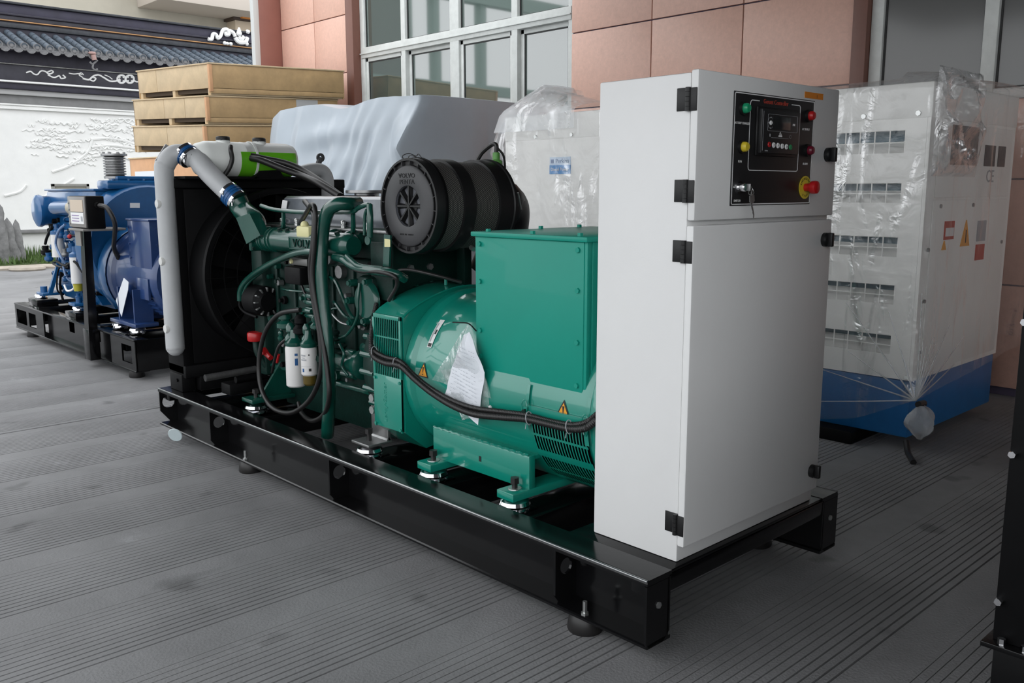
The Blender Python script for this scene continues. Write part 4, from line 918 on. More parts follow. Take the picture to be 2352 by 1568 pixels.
for k in range(9):
    y0_, z0_ = rc_.uniform(2.1, 3.0), rc_.uniform(.6, 1.15); dy, dz = rc_.uniform(-.35, .35), rc_.uniform(-.25, .15)
    obj('thin_pipe', MB().tube([(.19, y0_, z0_), (.165, y0_ + dy * .3, z0_ + dz * .1), (.165, y0_ + dy * .7, z0_ + dz * .8), (.19, y0_ + dy, z0_ + dz)], rc_.uniform(.005, .010), 7, 5), rc_.choice([GREEN, GREEN, RUBBER, STEEL]), en)
# engine feet
fb_ = MB().box(-.02, .26, 2.96, 3.09, .338, .362, .004); fb_.prism([(.06, .36), (.26, .36), (.26, .55), (.2, .55)], 'y', 3.01, 3.03)
obj('front_foot', fb_, GREEN, en)
obj('front_foot', MB().box(.64, .91, 2.96, 3.09, .338, .362, .004), GREEN, en)
rf = MB().box(-.02, .12, 1.79, 1.94, .328, .342, .003).box(.10, .118, 1.80, 1.94, .335, .62, .004).tube([(.108, 1.80, .342), (.108, 1.94, .342)], .014, 8, 0)
rfo = obj('rear_foot', rf, STEEL, en, label='bare steel L bracket')
for z in (.49, .55): obj('foot_bolt', MB().cyl((.10, 1.87, z), (.055, 1.87, z), .02, seg=8).cyl((.10, 1.87, z), (.085, 1.87, z), .026, seg=16), ZINC, rfo)
obj('rear_foot', MB().box(.77, .91, 1.79, 1.94, .328, .342, .003).box(.77, .788, 1.80, 1.94, .335, .62, .004), STEEL, en)
fm = A(490, 880, y=3.3)
obj('front_bracket', MB().box(.0, .30, 3.28, 3.40, .33, .40, .01).cyl((.05, 3.3, .42), (.24, 3.3, .42), .02), MBLACK, en)
for x in (.25, .31): obj('bracket_bolt', MB().bolt((x, 3.25, .44), (0, -1, 0), .018, .02), ZINC, en)
# exhaust flange
ex = A(842, 438, x=.60)
xo = obj('exhaust_outlet', MB().lathe([(.07, -.12), (.07, -.01), (.115, -.01), (.12, -.006), (.12, .008), (.06, .008), (.06, -.1)], ex + V((0, 0, -.005)), 'z', 28), STEEL, en)
obj('turbocharger', MB().ball(ex + V((0, .05, -.22)), .13, sc=(1, 1.2, .9)), MBLACK, en)
t0, t1 = A(792, 450, x=.45), A(850, 450, x=.45)
ht = MB()
for k in range(9): 
    y = t0.y + (t1.y - t0.y) * k / 8; ht.box(.44, .47, y - .012, y + .012, t0.z - .012, t0.z - .002)
obj('heat_shield', ht.box(.43, .48, t1.y, t0.y, t0.z - .002, t0.z + .004), MBLACK, en)
# green supports below the air filter
obj('filter_support', MB().box(.16, .62, 1.86, 1.875, 1.03, 1.30, .004).box(.60, .65, 1.80, 1.88, .95, 1.30, .004).box(.15, .165, 1.80, 1.98, 1.02, 1.30, .004), DGREEN, en)
for x in (.30, .42): obj('support_bolt', MB().bolt((x, 1.86, 1.17), (0, -1, 0), .018, .014), STEEL, en)
sp_ = [A(u, v, x=.12) for u, v in ((879, 612), (893, 612), (896, 540), (882, 538))]
spn = obj('support_plate', MB().hexa(sp_, [p + V((.01, 0, 0)) for p in sp_]), GREEN, en)
yl = [A(u, v, x=.118) for u, v in ((883, 567), (896, 567), (896, 550), (883, 548))]
obj('yellow_sticker', MB().hexa(yl, [p + V((.001, 0, 0)) for p in yl]), CREAM, spn)
# ---- air filter (part of the engine)
FY, FZ, FR, F0 = 1.667, 1.475, .217, .15
af = obj('air_filter', MB().lathe([(FR - .012, F0 + .055), (FR - .012, F0 + .40)], (0, FY, FZ), 'x', 64), mat('filter_mesh_dark', (.012, .012, .012), .6), en, label='round black air filter with perforated bands')
ec = obj('end_cap', MB().lathe([(0, F0 + .018), (.048, F0 + .018)], (0, FY, FZ), 'x', 8).lathe([(.090, F0 + .020), (.094, F0 + .004), (.10, F0 + .001), (.178, F0 + .001), (.186, F0 + .006), (.188, F0 + .014), (.205, F0 + .014), (.207, F0), (FR, F0), (FR + .002, F0 + .004), (FR + .002, F0 + .058), (FR - .01, F0 + .062)], (0, FY, FZ), 'x', 64), PLASTIC, af, ang=30)
obj('cap_disc', MB().lathe([(.094, F0 - .0005), (.098, F0 - .002), (.176, F0 - .002), (.184, F0 + .004)], (0, FY, FZ), 'x', 64), GPLASTIC, ec)
obj('hub_recess', MB().lathe([(0, F0 + .024), (.092, F0 + .024), (.093, F0)], (0, FY, FZ), 'x', 40), mat('grey_recess', (.10, .105, .12), .45), ec)
for k in range(8):
    M = Matrix.Translation((0, FY, FZ)) @ Matrix.Rotation(k * PI / 4, 4, 'X')
    obj('hub_spoke', MB().hexa([(F0 + .004, .004, .0), (F0 + .004, .006, .092), (F0 + .004, -.006, .092), (F0 + .004, -.004, 0)], [(F0 + .024, .004, 0), (F0 + .024, .012, .092), (F0 + .024, -.012, .092), (F0 + .024, -.004, 0)]).__class__().hexa([M @ V(p) for p in ((F0 + .004, .003, .0), (F0 + .004, .005, .092), (F0 + .004, -.005, .092), (F0 + .004, -.003, 0))], [M @ V(p) for p in ((F0 + .024, .005, 0), (F0 + .024, .014, .092), (F0 + .024, -.014, .092), (F0 + .024, -.005, 0))]), PLASTIC, ec)
obj('hub_boss', MB().lathe([(0, F0 + .002), (.008, F0 + .002), (.010, F0 + .02)], (0, FY, FZ), 'x', 14), PLASTIC, ec)
for k in range(20):
    M = Matrix.Translation((0, FY, FZ)) @ Matrix.Rotation((k + .3) * PI / 10, 4, 'X')
    obj('rim_web', MB().box(F0 + .0005, F0 + .014, -.0012, .0012, .188, .206, 0, M), GPLASTIC, ec)
obj('cap_lettering', MB().text('VOLVO', .030, face_mx((F0 - .003, FY, FZ + .138), 'left'), .0012, squash=1.25).text('PENTA', .030, face_mx((F0 - .003, FY, FZ + .110), 'left'), .0012, squash=1.25), PLASTIC, ec)
obj('cap_lettering', MB().text('FILTER  AIR   SERVICE', .011, face_mx((F0 - .003, FY + .01, FZ - .13), 'left'), .0006), PLASTIC, ec)
def fband(x0, x1, r=FR): obj('filter_band', MB().lathe([(r - .012, x0 - .002), (r, x0), (r + .001, (x0 + x1) / 2), (r, x1), (r - .012, x1 + .002)], (0, FY, FZ), 'x', 64), PLASTIC, af)
fband(F0 + .165, F0 + .235); fband(F0 + .385, F0 + .49)
obj('rear_flange', MB().lathe([(FR, F0 + .47), (FR + .006, F0 + .475), (FR + .006, F0 + .49), (FR - .02, F0 + .51), (.13, F0 + .53), (0, F0 + .535)], (0, FY, FZ), 'x', 64), PLASTIC, af)
DOT = mat('mesh_dots', (.26, .25, .235), .5)
def mesh_band(x0, x1, step=.0085):
    m = MB(); r = FR - .0115; na = int(2 * PI * r / step); nx = int((x1 - x0) / (step * .87))
    for j in range(nx):
        x = x0 + (j + .5) * step * .87
        for i in range(na):
            a = 2 * PI * (i + .5 * (j % 2)) / na
            if not (-2.4 < a - PI < 2.4): continue
            e = V((0, math.cos(a), math.sin(a))); t = V((0, -math.sin(a), math.cos(a))); c = V((x, FY, FZ)) + e * r; h = step * .34
            m.add([c + V((h, 0, 0)), c + t * h, c - V((h, 0, 0)), c - t * h], [(0, 1, 2, 3)])
    obj('perforated_band', m, DOT, af, kind='stuff', flat=True)
mesh_band(F0 + .06, F0 + .165); mesh_band(F0 + .235, F0 + .385)
el = V((F0 + .52, FY, FZ))
obj('outlet_elbow', MB().tube([el, el + V((.05, 0, 0)), el + V((.11, .02, -.03)), el + V((.13, .05, -.12)), el + V((.13, .08, -.25)), el + V((.11, .12, -.36))], .125, 24, 6).ball(el + V((.06, .0, .0)), .128), PLASTIC, af, ang=60)
obj('clamp_band', MB().lathe([(FR + .002, F0 + .05), (FR + .006, F0 + .05), (FR + .006, F0 + .064), (FR + .002, F0 + .064)], (0, FY, FZ), 'x', 64), MBLACK, af)
obj('strap_screw', MB().tube([(F0 + .50, FY - .21, FZ + .06), (F0 + .53, FY - .20, FZ - .02)], .006, 6, 0), STEEL, af)
obj('band_bolt', MB().bolt((F0 + .25, FY - .20, FZ - .14), (-.2, -1, -.3), .014, .02), ZINC, af); obj('band_bolt', MB().bolt((F0 + .22, FY - .19, FZ - .19), (-.3, -1, -.3), .012, .03), ZINC, af)
wt = MB()
wt.tube([(F0 + .02, FY + .05, FZ + FR - .006), (F0 + .01, FY + .045, FZ + FR + .012), (F0 + .02, FY + .01, FZ + FR + .022), (F0 + .03, FY - .03, FZ + FR + .010), (F0 + .02, FY - .06, FZ + FR + .018), (F0 + .02, FY - .08, FZ + FR + .004), (F0 + .03, FY - .085, FZ + FR - .01)], .0022, 5, 6).tube([(F0 + .03, FY + .03, FZ + FR), (F0 + .02, FY, FZ + FR + .012), (F0 + .025, FY - .05, FZ + FR + .002)], .002, 5, 6)
obj('wire_tie', wt, RUBBER, af)
ri = A(1140, 372, x=.66)
rin = obj('restriction_indicator', MB().lathe([(.024, -.02), (.03, -.018), (.03, .006), (.022, .01), (.018, .012), (.018, .045), (0, .05)], ri + V((0, 0, .0)), 'z', 16), mat('lime_green_plastic', (.10, .30, .06), .4), af, label='lime green restriction indicator')
obj('indicator_tube', MB().tube([ri + V((0, 0, .045)), ri + V((0, 0, .08)), ri + V((.0, .03, .085)), ri + V((-.01, .09, .05)), ri + V((-.02, .12, .01))], .011, 8, 5), RUBBER, rin)
obj('indicator_wire', MB().tube([ri + V((0, -.005, .07)), ri + V((.03, -.02, .03)), ri + V((.04, -.02, -.04)), ri + V((.04, -.01, -.08))], .006, 6, 5), RUBBER, rin)

# ---- corrugated conduits along the alternator
cbl = thing('corrugated_conduit', 'pair of black corrugated cable conduits sagging across the teal alternator', 'conduit', A(1060, 945, x=.03))
dvp = -8
path = [(868, 690), (856, 745), (852, 790), (858, 812), (885, 828), (920, 838), (950, 868), (990, 900), (1040, 928), (1090, 945), (1150, 953), (1210, 961), (1260, 974), (1310, 983), (1345, 978), (1372, 958)]
xs_ = [.14, .06, .03, .022, .022, .022, .022, .022, .02, .02, .02, .03, .03, .03, .03, .04]
obj('conduit', MB().tube([A(u, v + dvp, x=x) for (u, v), x in zip(path, xs_)], .0105, 8, 5, corr=.09, pitch=.0085), RUBBER, cbl)
obj('conduit', MB().tube([A(u, v + dvp + 11 + 3 * math.sin(i * 1.1), x=x - .012) for i, ((u, v), x) in enumerate(zip(path[2:], xs_[2:]))], .0135, 8, 5, corr=.06, pitch=.009), RUBBER, cbl)
for u, v in ((860, 816), (910, 842), (1215, 968), (1307, 988)):
    c = A(u, v + dvp, x=.018)
    obj('cable_tie', MB().tube([c + V((.03 * math.cos(a) * .6, .012 * math.sin(a) * .3, .026 * math.sin(a))) for a in [k * PI / 6 for k in range(13)]], .0022, 4, 0).tube([c + V((-.015, 0, -.02)), c + V((-.02, 0, -.04))], .0014, 4, 0), GPRINT, cbl)
# ---- document pouch tied to the alternator
po = thing('document_pouch', 'clear plastic pouch of printed papers tied to the side of the teal alternator', 'pouch', A(1070, 975, x=.05))
def sheet(uv, x, nu=8, bulge=.012, seed=0):
    a, b, c, d_ = [A(u, v, x=x) for u, v in uv]     # top-left, top-right, bottom-right, bottom-left
    def fn(s, t):
        p = (a.lerp(b, s)).lerp(d_.lerp(c, s), t)
        return p + V((-bulge * math.sin(PI * s) * math.sin(PI * min(1, t * 1.2)) + .006 * noise.noise(V((s * 3 + seed, t * 3, 0))), 0, 0))
    return MB().grid(fn, nu, nu * 2)
fpz = film_mat('clear_pouch_film', (.7, .75, .75), .22, .2, 14, .4, .03)
obj('pouch_film', sheet([(1072, 745), (1082, 748), (1128, 915), (992, 872)], .052, 10, .02), fpz, po, ang=80)
obj('pouch_film', sheet([(1012, 850), (1110, 840), (1128, 945), (1062, 965)], .050, 8, .012, 5), fpz, po, ang=80)
p1_ = obj('paper_sheet', sheet([(1064, 770), (1078, 762), (1113, 856), (1040, 838)], .045, 6, .012, 2).add([], []), PAPER, po, ang=80)
obj('paper_sheet', sheet([(1040, 836), (1113, 854), (1098, 976), (1022, 905)], .0445, 8, .012, 3), PAPER, po, ang=80)
lp = MB()
for k in range(15):
    t = k / 15; a = A(1046 - 16 * t, 792 + 118 * t, x=.026); b = A(1090 + 8 * t, 812 + 140 * t, x=.026)
    n_ = 9
    for q in range(n_):
        if (q * 7 + k * 3) % 5 == 0: continue
        p, r_ = a.lerp(b, (q + .1) / n_), a.lerp(b, (q + .8) / n_); lp.add([p, r_, r_ + V((0, 0, -.0022)), p + V((0, 0, -.0022))], [(0, 1, 2, 3)])
obj('printed_lines', lp, mat('faint_print', (.42, .45, .50), .6), po, flat=True, kind='stuff')
obj('tie_wire', MB().tube([A(1040, 740, x=.06), A(1062, 741, x=.05), A(1078, 744, x=.05), A(1094, 760, x=.08)], .003, 5, 4), RUBBER, po)
obj('pouch_button', MB().ball(A(1126, 935, x=.05), .008), WPRINT, po)
# pale disc leaning by the frame
dsc = A(405, 1001, x=-.24)
tag(obj('plastic_disc', MB().lathe([(0, -.004), (.042, -.004), (.045, 0), (.042, .004), (0, .004)], (0, 0, 0), 'x', 24), mat('pale_blue_plastic', (.50, .58, .60), .4)), 'small pale blue round disc standing on edge beside the black base frame', 'disc')
dd = bpy.data.objects['plastic_disc']; dd.rotation_euler = (0, -.3, .72); dd.location = (dsc.x, dsc.y, .047)
# ================================================================ BACKGROUND MACHINES
# ---- white silenced generator wrapped in film
CANW = mat('canopy_white_paint', (.85, .84, .81), .45, var=.03, vscale=2)
CANB = mat('canopy_blue_base', (.010, .13, .36), .4, var=.15)
VENT = mat('blue_grey_vent_void', (.10, .16, .20), .6)
kx0, kx1, ky0, ky1 = 2.90, 4.26, .45, 3.97
ca_ = thing('silenced_generator', 'white enclosed generator on a blue base behind the control cabinet', 'generator', (3.58, 2.2, .07))
ends = [(.59, 1.55)]
vz = [(1.755, 1.885), (1.47, 1.585), (1.155, 1.272), (.875, .990), (.575, .690)]
shell = MB()
# -X face built as strips around the louvre openings
shell.box(kx0, kx0 + .02, 1.55, ky1 - .021, .431, 2.119).box(kx0, kx0 + .02, ky0 + .021, .59, .431, 2.119)
zz = [.43] + [q for a in sorted(vz) for q in a] + [2.119]
for i in range(0, len(zz), 2): shell.box(kx0, kx0 + .02, .59, 1.55, zz[i], zz[i + 1])
shell.box(kx0, kx1, ky0, ky0 + .02, .43, 2.119).box(kx0, kx1, ky1 - .02, ky1, .43, 2.119).box(kx1 - .02, kx1, ky0 + .021, ky1 - .021, .43, 2.119).box(kx0, kx1, ky0, ky1, 2.12, 2.14)
sho = obj('enclosure', shell, CANW, ca_, flat=True)
obj('void_panel', MB().box(kx0 + .12, kx0 + .13, .55, 1.6, .45, 2.0), VENT, ca_, flat=True)
for z0, z1 in vz:
    lv = obj('louvre_scoop', MB().hexa([(kx0 + .015, .59, z0), (kx0 + .015, 1.55, z0), (kx0 + .12, 1.55, z0 + .07), (kx0 + .12, .59, z0 + .07)], [(kx0 + .02, .59, z0 - .004), (kx0 + .02, 1.55, z0 - .004), (kx0 + .12, 1.55, z0 + .064), (kx0 + .12, .59, z0 + .064)]), CANW, ca_, flat=True)
    wm = MB()
    for k in range(11): wm.cyl((kx0 + .003, .59 + .09 * k, z0), (kx0 + .003, .59 + .09 * k, z1), .004, seg=5)
    for q in (.0, .55): wm.cyl((kx0 + .003, .59, z1 - (z1 - z0) * q), (kx0 + .003, 1.55, z1 - (z1 - z0) * q), .004, seg=5)
    obj('wire_mesh', wm, CANW, lv)
obj('roof_panel', MB().box(kx0 - .006, kx1 + .006, ky0 - .006, ky1 + .006, 1.945, 2.145, .012), CANW, ca_)
for y in (.52, .84, 1.3, 3.2, 3.6): obj('roof_bolt', MB().bolt((kx0 - .006, y, 1.972), (-1, 0, 0), .016, .012), ZINC, ca_)
obj('blue_base', MB().box(kx0 + .01, kx1 - .01, ky0 + .01, ky1, .08, .425, .01), CANB, ca_)
for y in (.75, 3.4): obj('skid_block', MB().box(kx0 - .1, kx1 - .2, y, y + .34, 0, .08, .01), MBLACK, ca_)
# door with window, stickers and CE mark on the end facing the camera
yd = ky0 - .007
dr = obj('door', MB().box(3.02, 4.2, yd, ky0, 1.50, 1.93, .004), CANW, ca_)
obj('door_window', MB().box(3.19, 3.60, yd - .003, yd, 1.69, 1.92, .002), mat('dark_window_sheet', (.06, .06, .06), .3), dr)
obj('door', MB().box(3.0, 4.2, yd, ky0, .46, 1.485, .004), CANW, ca_)
for x0, x1 in ((3.72, 3.90), (3.95, 4.08)): obj('vent_window', MB().box(x0, x1, yd - .004, yd, 1.69, 1.82, .004), GPLASTIC, dr)
obj('mark_lettering', MB().text('CE', .11, face_mx((3.84, yd - .003, 1.625), 'front'), .001), GPRINT, dr)
for x, z in ((2.97, 1.2), (2.97, .9), (2.97, .6), (4.15, 1.2), (3.1, 1.45), (3.6, 1.45)): obj('panel_bolt', MB().bolt((x, yd, z), (0, -1, 0), .013, .008), STEEL, ca_)
st_ = MB()
ys_ = yd - .006
sk1 = obj('safety_sticker', MB().box(3.18, 3.32, ys_, yd, 1.25, 1.36), RPRINT, ca_, label='white and red safety sticker'); obj('sticker_field', MB().box(3.19, 3.31, ys_ - .002, ys_, 1.27, 1.32), WPRINT, sk1)
sk2 = obj('safety_sticker', MB().prism([(3.44, 1.20), (3.58, 1.20), (3.51, 1.36)], 'y', ys_, yd), ORANGE, ca_, label='orange triangular safety sticker'); obj('sticker_sign', MB().box(3.505, 3.515, ys_ - .002, ys_, 1.22, 1.30), INK, sk2)
sk3 = obj('safety_sticker', MB().box(3.70, 3.84, ys_, yd, 1.22, 1.35), GPRINT, ca_, label='blue grey safety sticker'); obj('sticker_field', MB().box(3.70, 3.84, ys_, yd, 1.10, 1.20), RPRINT, sk3)
obj('safety_sticker', MB().prism([(3.16, 1.19), (3.22, 1.19), (3.19, 1.245)], 'y', ys_, yd), ORANGE, ca_)
ls = obj('maker_sign', MB().box(kx0 - .003, kx0, 3.215, 3.445, 1.74, 1.805), mat('pale_blue_sign', (.55, .66, .80), .5), ca_, label='pale and mid blue maker sign')
obj('sign_field', MB().box(kx0 - .005, kx0, 3.215, 3.445, 1.672, 1.742), mat('mid_blue_sign', (.05, .24, .55), .5), ls)
obj('sign_lettering', MB().text('Perkins', .050, face_mx((kx0 - .0042, 3.305, 1.772), 'left'), .0006).box(kx0 - .0045, kx0 - .003, 3.40, 3.43, 1.757, 1.787), mat('dark_blue_print', (.10, .17, .33), .5), ls)
obj('sign_lettering', MB().text('Diesel Power', .038, face_mx((kx0 - .0065, 3.33, 1.707), 'left'), .001, squash=.95), WPRINT, ls)
# film
FILM = film_mat('clear_wrap_film', (.88, .9, .92), .07, .20, 6, .5, .04, .6)
KN = V((2.86, .405, .33))
per = [(3.6, 4.05), (2.93, 4.03), (2.875, 3.97), (2.872, 3.3), (2.872, 2.0), (2.872, 1.3), (2.875, .9), (2.872, .52), (2.885, .42), (3.0, .415), (3.4, .41), (3.9, .40), (4.35, .36), (4.62, .40), (4.70, .75)]
plen = [0]
for a, b in zip(per, per[1:]): plen.append(plen[-1] + math.dist(a, b))
def film_pt(s, t):
    L = s * plen[-1]; j = 0
    while j < len(per) - 2 and plen[j + 1] < L: j += 1
    f = (L - plen[j]) / (plen[j + 1] - plen[j])
    x = per[j][0] + (per[j + 1][0] - per[j][0]) * f; y = per[j][1] + (per[j + 1][1] - per[j][1]) * f
    zb = .06 if y > .95 else (.06 + (.33 - .06) * (.95 - y) / .53 if x < 2.95 else .33 + .14 * (x - 2.9) / 1.4)
    tt = min(1, t / .8); z = zb + (2.165 - zb) * tt
    nrm = V((-1, 0, 0)) if x < 2.9 else V((0, -1, 0)) if y < 2 else V((0, 1, 0))
    am = .012 + .022 * (1 - tt) + (.05 * max(0, 1 - abs(tt - .85) * 4) if (y < .6 and x > 2.9) else 0)
    w_ = noise.noise(V((L * 5.0, z * .8, 1))) * .7 + noise.noise(V((L * 14, z * 1.6, 4))) * .4
    p = V((x, y, z)) + nrm * (am * (w_ + .55) + .006)
    if tt >= 1 and t > .8:
        q = (t - .8) / .2
        ctr = V((3.55, max(.9, min(3.6, y)), 2.2)); p = p.lerp(ctr, q * .9)
        pk = max(0, 1 - abs(y - 3.85) / .8); p.z = 2.165 + .03 * math.sin(q * 3) + .03 * w_ * q + .21 * pk * min(1, q * 2.2) + (.04 if y < .6 else 0) * math.sin(q * PI)
    dk = (p - KN).length; g = (1 - tt) ** 3 * math.exp(-(dk / .55) ** 2)
    p = p.lerp(KN, min(1, g * 1.3))
    if y > 3.8: p += V((-.09, .05, 0)) * max(0, 1 - abs(z - 1.86) / .3)
    return p
wp_ = thing('plastic_wrap', 'clear shiny plastic film wrapped over the white enclosed generator', 'plastic film', (2.9, .4, .06))
obj('film_sheet', MB().grid(film_pt, 150, 44), FILM, wp_, ang=85)
obj('film_peak', MB().grid(lambda s, t: film_pt(.02 + .23 * s, .74 + .24 * t) + V((-.012, .012, .012)), 50, 14), film_mat('milky_film', (.86, .9, .95), .30, .16, 8, .5, .06, .5, (6, 6, 3)), wp_, ang=35)
pl_ = MB()
rnd = random.Random(5)
for k in range(15):      # creases running to the knot
    a = DEG(-38 + 17.5 * k) if k < 8 else DEG(rnd.uniform(20, 85))
    L = rnd.uniform(.25, .75)
    e = V((0, math.sin(rnd.uniform(.3, 1.5)) * L, 0)) if k % 2 else V((math.cos(DEG(15 + 5 * k)) * L, -.005, math.sin(DEG(15 + 5 * k)) * L))
    if k % 2: e = V((-.02, L * math.cos(DEG(10 * k - 20)), L * math.sin(DEG(10 * k - 20))))
    pl_.tube([KN, KN + e * .5 + V((-.006, -.006, 0)), KN + e], (.006, .002), 5, 4)
obj('film_crease', pl_, film_mat('film_crease_film', (.85, .88, .9), .35, .15, 20, .3, .12), wp_, ang=80, kind='stuff')
def crumple(s, t):                                           # loose bunched film on the upper corner
    x = 2.865 + .62 * s; z = 1.62 + .60 * t
    q = V((x * 4 + z * 2.2, z * 2.4 - x * 1.2, 2)); r = (1 - abs(noise.noise(q) * 2)) * .7 + (1 - abs(noise.noise(q * 2.1 + V((5, 1, 0))) * 2)) * .3
    e = math.sin(PI * min(1, s * 1.0)) ** .5 * math.sin(PI * min(1, max(0, t * 1.0))) ** .4
    return V((x - .02 * (1 - s), .405 - .13 * max(0, r) * e, z + .05 * e * (r - .4)))
obj('film_crumple', MB().grid(crumple, 44, 44), film_mat('crumpled_film', (.85, .88, .92), .06, .14, 9, .5, .10, .55, (4, 4, 9)), wp_, ang=25)
def bun(s, t):
    a = 2 * PI * s; q = V((math.cos(a) * 2, math.sin(a) * 2, t * 3)); r = .085 * math.sin(PI * min(.98, t + .02)) ** .6 * (1 + .5 * noise.noise(q))
    return V((2.845 + .25 * 0 + r * math.cos(a), .36 + r * math.sin(a) * .8, .31 - .20 * t))
obj('film_knot', MB().grid(bun, 20, 14, True), film_mat('bunched_film', (.6, .62, .64), .45, .2, 18, .8, .1), wp_, ang=85)
obj('knot_tape', MB().tube([KN + V((-.03, -.03, -.015)), KN + V((.05, -.03, -.02))], .02, 8, 0), RUBBER, wp_)
tag(obj('rubber_strap', MB().tube([A(2082, 1014, x=2.86), A(2086, 1040, z=.03), A(2098, 1062, z=.012)], .018, 8, 5), RUBBER), 'short black strap lying on the ground below the wrapped white generator', 'strap')

# ---- machine under a grey tarpaulin
TARP = mat('blue_grey_tarpaulin', (.40, .45, .50), .38, var=.06, vscale=2, bump=.15, bscale=5, coat=.15)
tper = [(4.6, 8.35), (3.4, 8.3), (3.05, 8.2), (2.95, 8.0), (2.93, 7.2), (2.93, 6.2), (2.93, 5.35), (2.95, 5.2), (3.05, 5.18), (3.8, 5.18), (4.62, 5.2), (4.7, 5.3)]
tl = [0]
for a, b in zip(tper, tper[1:]): tl.append(tl[-1] + math.dist(a, b))
def tarp_pt(s, t):
    L = s * tl[-1]; j = 0
    while j < len(tper) - 2 and tl[j + 1] < L: j += 1
    f = (L - tl[j]) / (tl[j + 1] - tl[j]); x = tper[j][0] + (tper[j + 1][0] - tper[j][0]) * f; y = tper[j][1] + (tper[j + 1][1] - tper[j][1]) * f
    top = 2.46 + .02 * math.sin(y * 2) - .07 * math.exp(-((y - 6.5) / .35) ** 2) + .02 * math.exp(-((y - 5.8) / .3) ** 2)
    if y > 7.8: top -= (y - 7.8) * .35
    c = V((3.9, 6.7)); n = V((x, y)) - V((max(3.4, min(4.2, x)), max(5.9, min(7.6, y)))); n = n.normalized() if n.length > 0 else V((-1, 0))
    tt = min(1, t / .78); h = 1 - tt
    z = .012 + (top - .012) * tt
    e5 = tl[7] - L                                            # distance along the cloth to the near corner
    rip = lambda f, k: 1 - abs(((noise.noise(V((L * f, z * .45, k))) * 3) % 2) - 1)
    fold = .55 * noise.noise(V((L * 2.2, z * .3, 3))) + .5 * rip(1.3, 9) - .2
    dg = max(0, 1 - abs(e5 - .55 - .5 * (top - z)) / .8)
    ph = 2.2 * noise.noise(V((e5 * 1.1, z * .9, 6)))
    fold += dg * (.25 + .55 * abs(noise.noise(V((e5 * 2.3, z * .7, 11))))) * math.sin((e5 - .62 * (top - z)) * 24 + ph * 2)
    sag = .8 * math.exp(-(((e5 - 1.5 - .2 * (z - 2)) / .55) ** 2)) * math.sin((z - 1.3) * 14 + e5 * 1.5) * max(0, 1 - abs(z - 2.15) / .35)
    out = .04 * (1 - tt ** 6) + .16 * h ** .8 + (.012 + .085 * min(1, h * 2.2)) * (fold + sag)
    if s < .25: out += .10 * h
    fl = max(0, 1 - abs(z - 1.93) / .45)
    flx = .30 * fl * max(0, 1 - abs(e5) / .40)
    p = V((x + n.x * out - flx, y + n.y * out, z))
    if t > .78:
        q = (t - .78) / .22; p = V((x, y, top)).lerp(V((3.85, max(6, min(7.5, y)), top + .015 + .02 * fold)), q * .95)
        p.z += -.03 * (1 - min(1, q * 6)) ** 2
    return p
tag(obj('tarpaulin', MB().grid(tarp_pt, 240, 80), TARP, ang=60), 'blue grey tarpaulin draped over a boxy machine in front of the windows', 'tarpaulin')

# ---- stack of wooden crates
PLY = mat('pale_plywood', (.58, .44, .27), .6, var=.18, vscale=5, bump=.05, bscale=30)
PLYD = mat('shaded_plywood', (.44, .29, .14), .6, var=.25, vscale=4, bump=.05, bscale=30)  # same plywood as the sides, with end-face shade put into the colour
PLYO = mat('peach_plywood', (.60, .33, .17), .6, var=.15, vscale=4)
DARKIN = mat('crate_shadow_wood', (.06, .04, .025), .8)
def crate(lb, nx, ny, lx, ly, z0, zb, z1, splits, rot, tilt=DEG(2.5)):
    t = thing('wooden_crate', lb, 'crate', (nx + lx / 2, ny + ly / 2, z0), 'wooden crates stacked by the courtyard')
    M = Matrix.Translation((nx, ny, z0)) @ Matrix.Rotation(rot, 4, 'Z') @ Matrix.Rotation(-tilt, 4, 'Y') @ Matrix.Rotation(tilt * .85, 4, 'X') @ Matrix.Translation((0, 0, -z0))
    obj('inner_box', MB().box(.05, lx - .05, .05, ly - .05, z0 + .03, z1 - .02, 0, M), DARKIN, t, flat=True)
    ys = [0] + [ly * q for q in splits] + [ly]
    for a, b in zip(ys, ys[1:]): obj('side_panel', MB().box(0, .02, a + .003, b - .003, zb, z1 - .018, .003, M), PLY, t)
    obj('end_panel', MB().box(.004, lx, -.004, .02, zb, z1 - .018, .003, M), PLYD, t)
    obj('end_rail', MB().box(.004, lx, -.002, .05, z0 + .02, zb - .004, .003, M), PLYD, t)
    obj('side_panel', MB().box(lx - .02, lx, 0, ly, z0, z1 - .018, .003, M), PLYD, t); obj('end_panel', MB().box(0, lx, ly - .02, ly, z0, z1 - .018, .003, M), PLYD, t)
    for y in (.02, ly * .48, ly - .09): obj('runner', MB().box(.01, lx - .02, y, y + .07, z0, zb, .004, M), PLY, t)
    obj('lid', MB().box(-.015, lx + .012, -.015, ly + .012, z1 - .018, z1, .004, M), PLY, t)
    obj('corner_batten', MB().box(-.012, .03, -.012, .03, z0 + .04, z1 - .02, .003, M), PLYO, t)
    return t, M
R0 = DEG(4)
crate('large peach plywood crate at the bottom of the crate stack', 2.55, 9.0, 1.95, 2.05, 0, .12, 1.985, (.5,), R0, 0)
t4 = bpy.data.objects['wooden_crate']
for (s0, s1, z0, z1) in ((.55, .85, 1.45, 1.80),):
    M = Matrix.Translation((2.55, 9.0, 0)) @ Matrix.Rotation(R0, 4, 'Z')
    obj('paper_label', MB().box(-.002, 0, 2.25 * s0, 2.25 * s1, z0, z1, 0, M), PAPER, t4)
for o in t4.children:
    if o.name.startswith('side_panel'): o.data.materials[0] = PLYO
crate('lower shallow plywood crate resting on the large peach crate', 2.57, 9.0, 1.93, 1.9, 1.99, 2.075, 2.335, (.5,), R0)
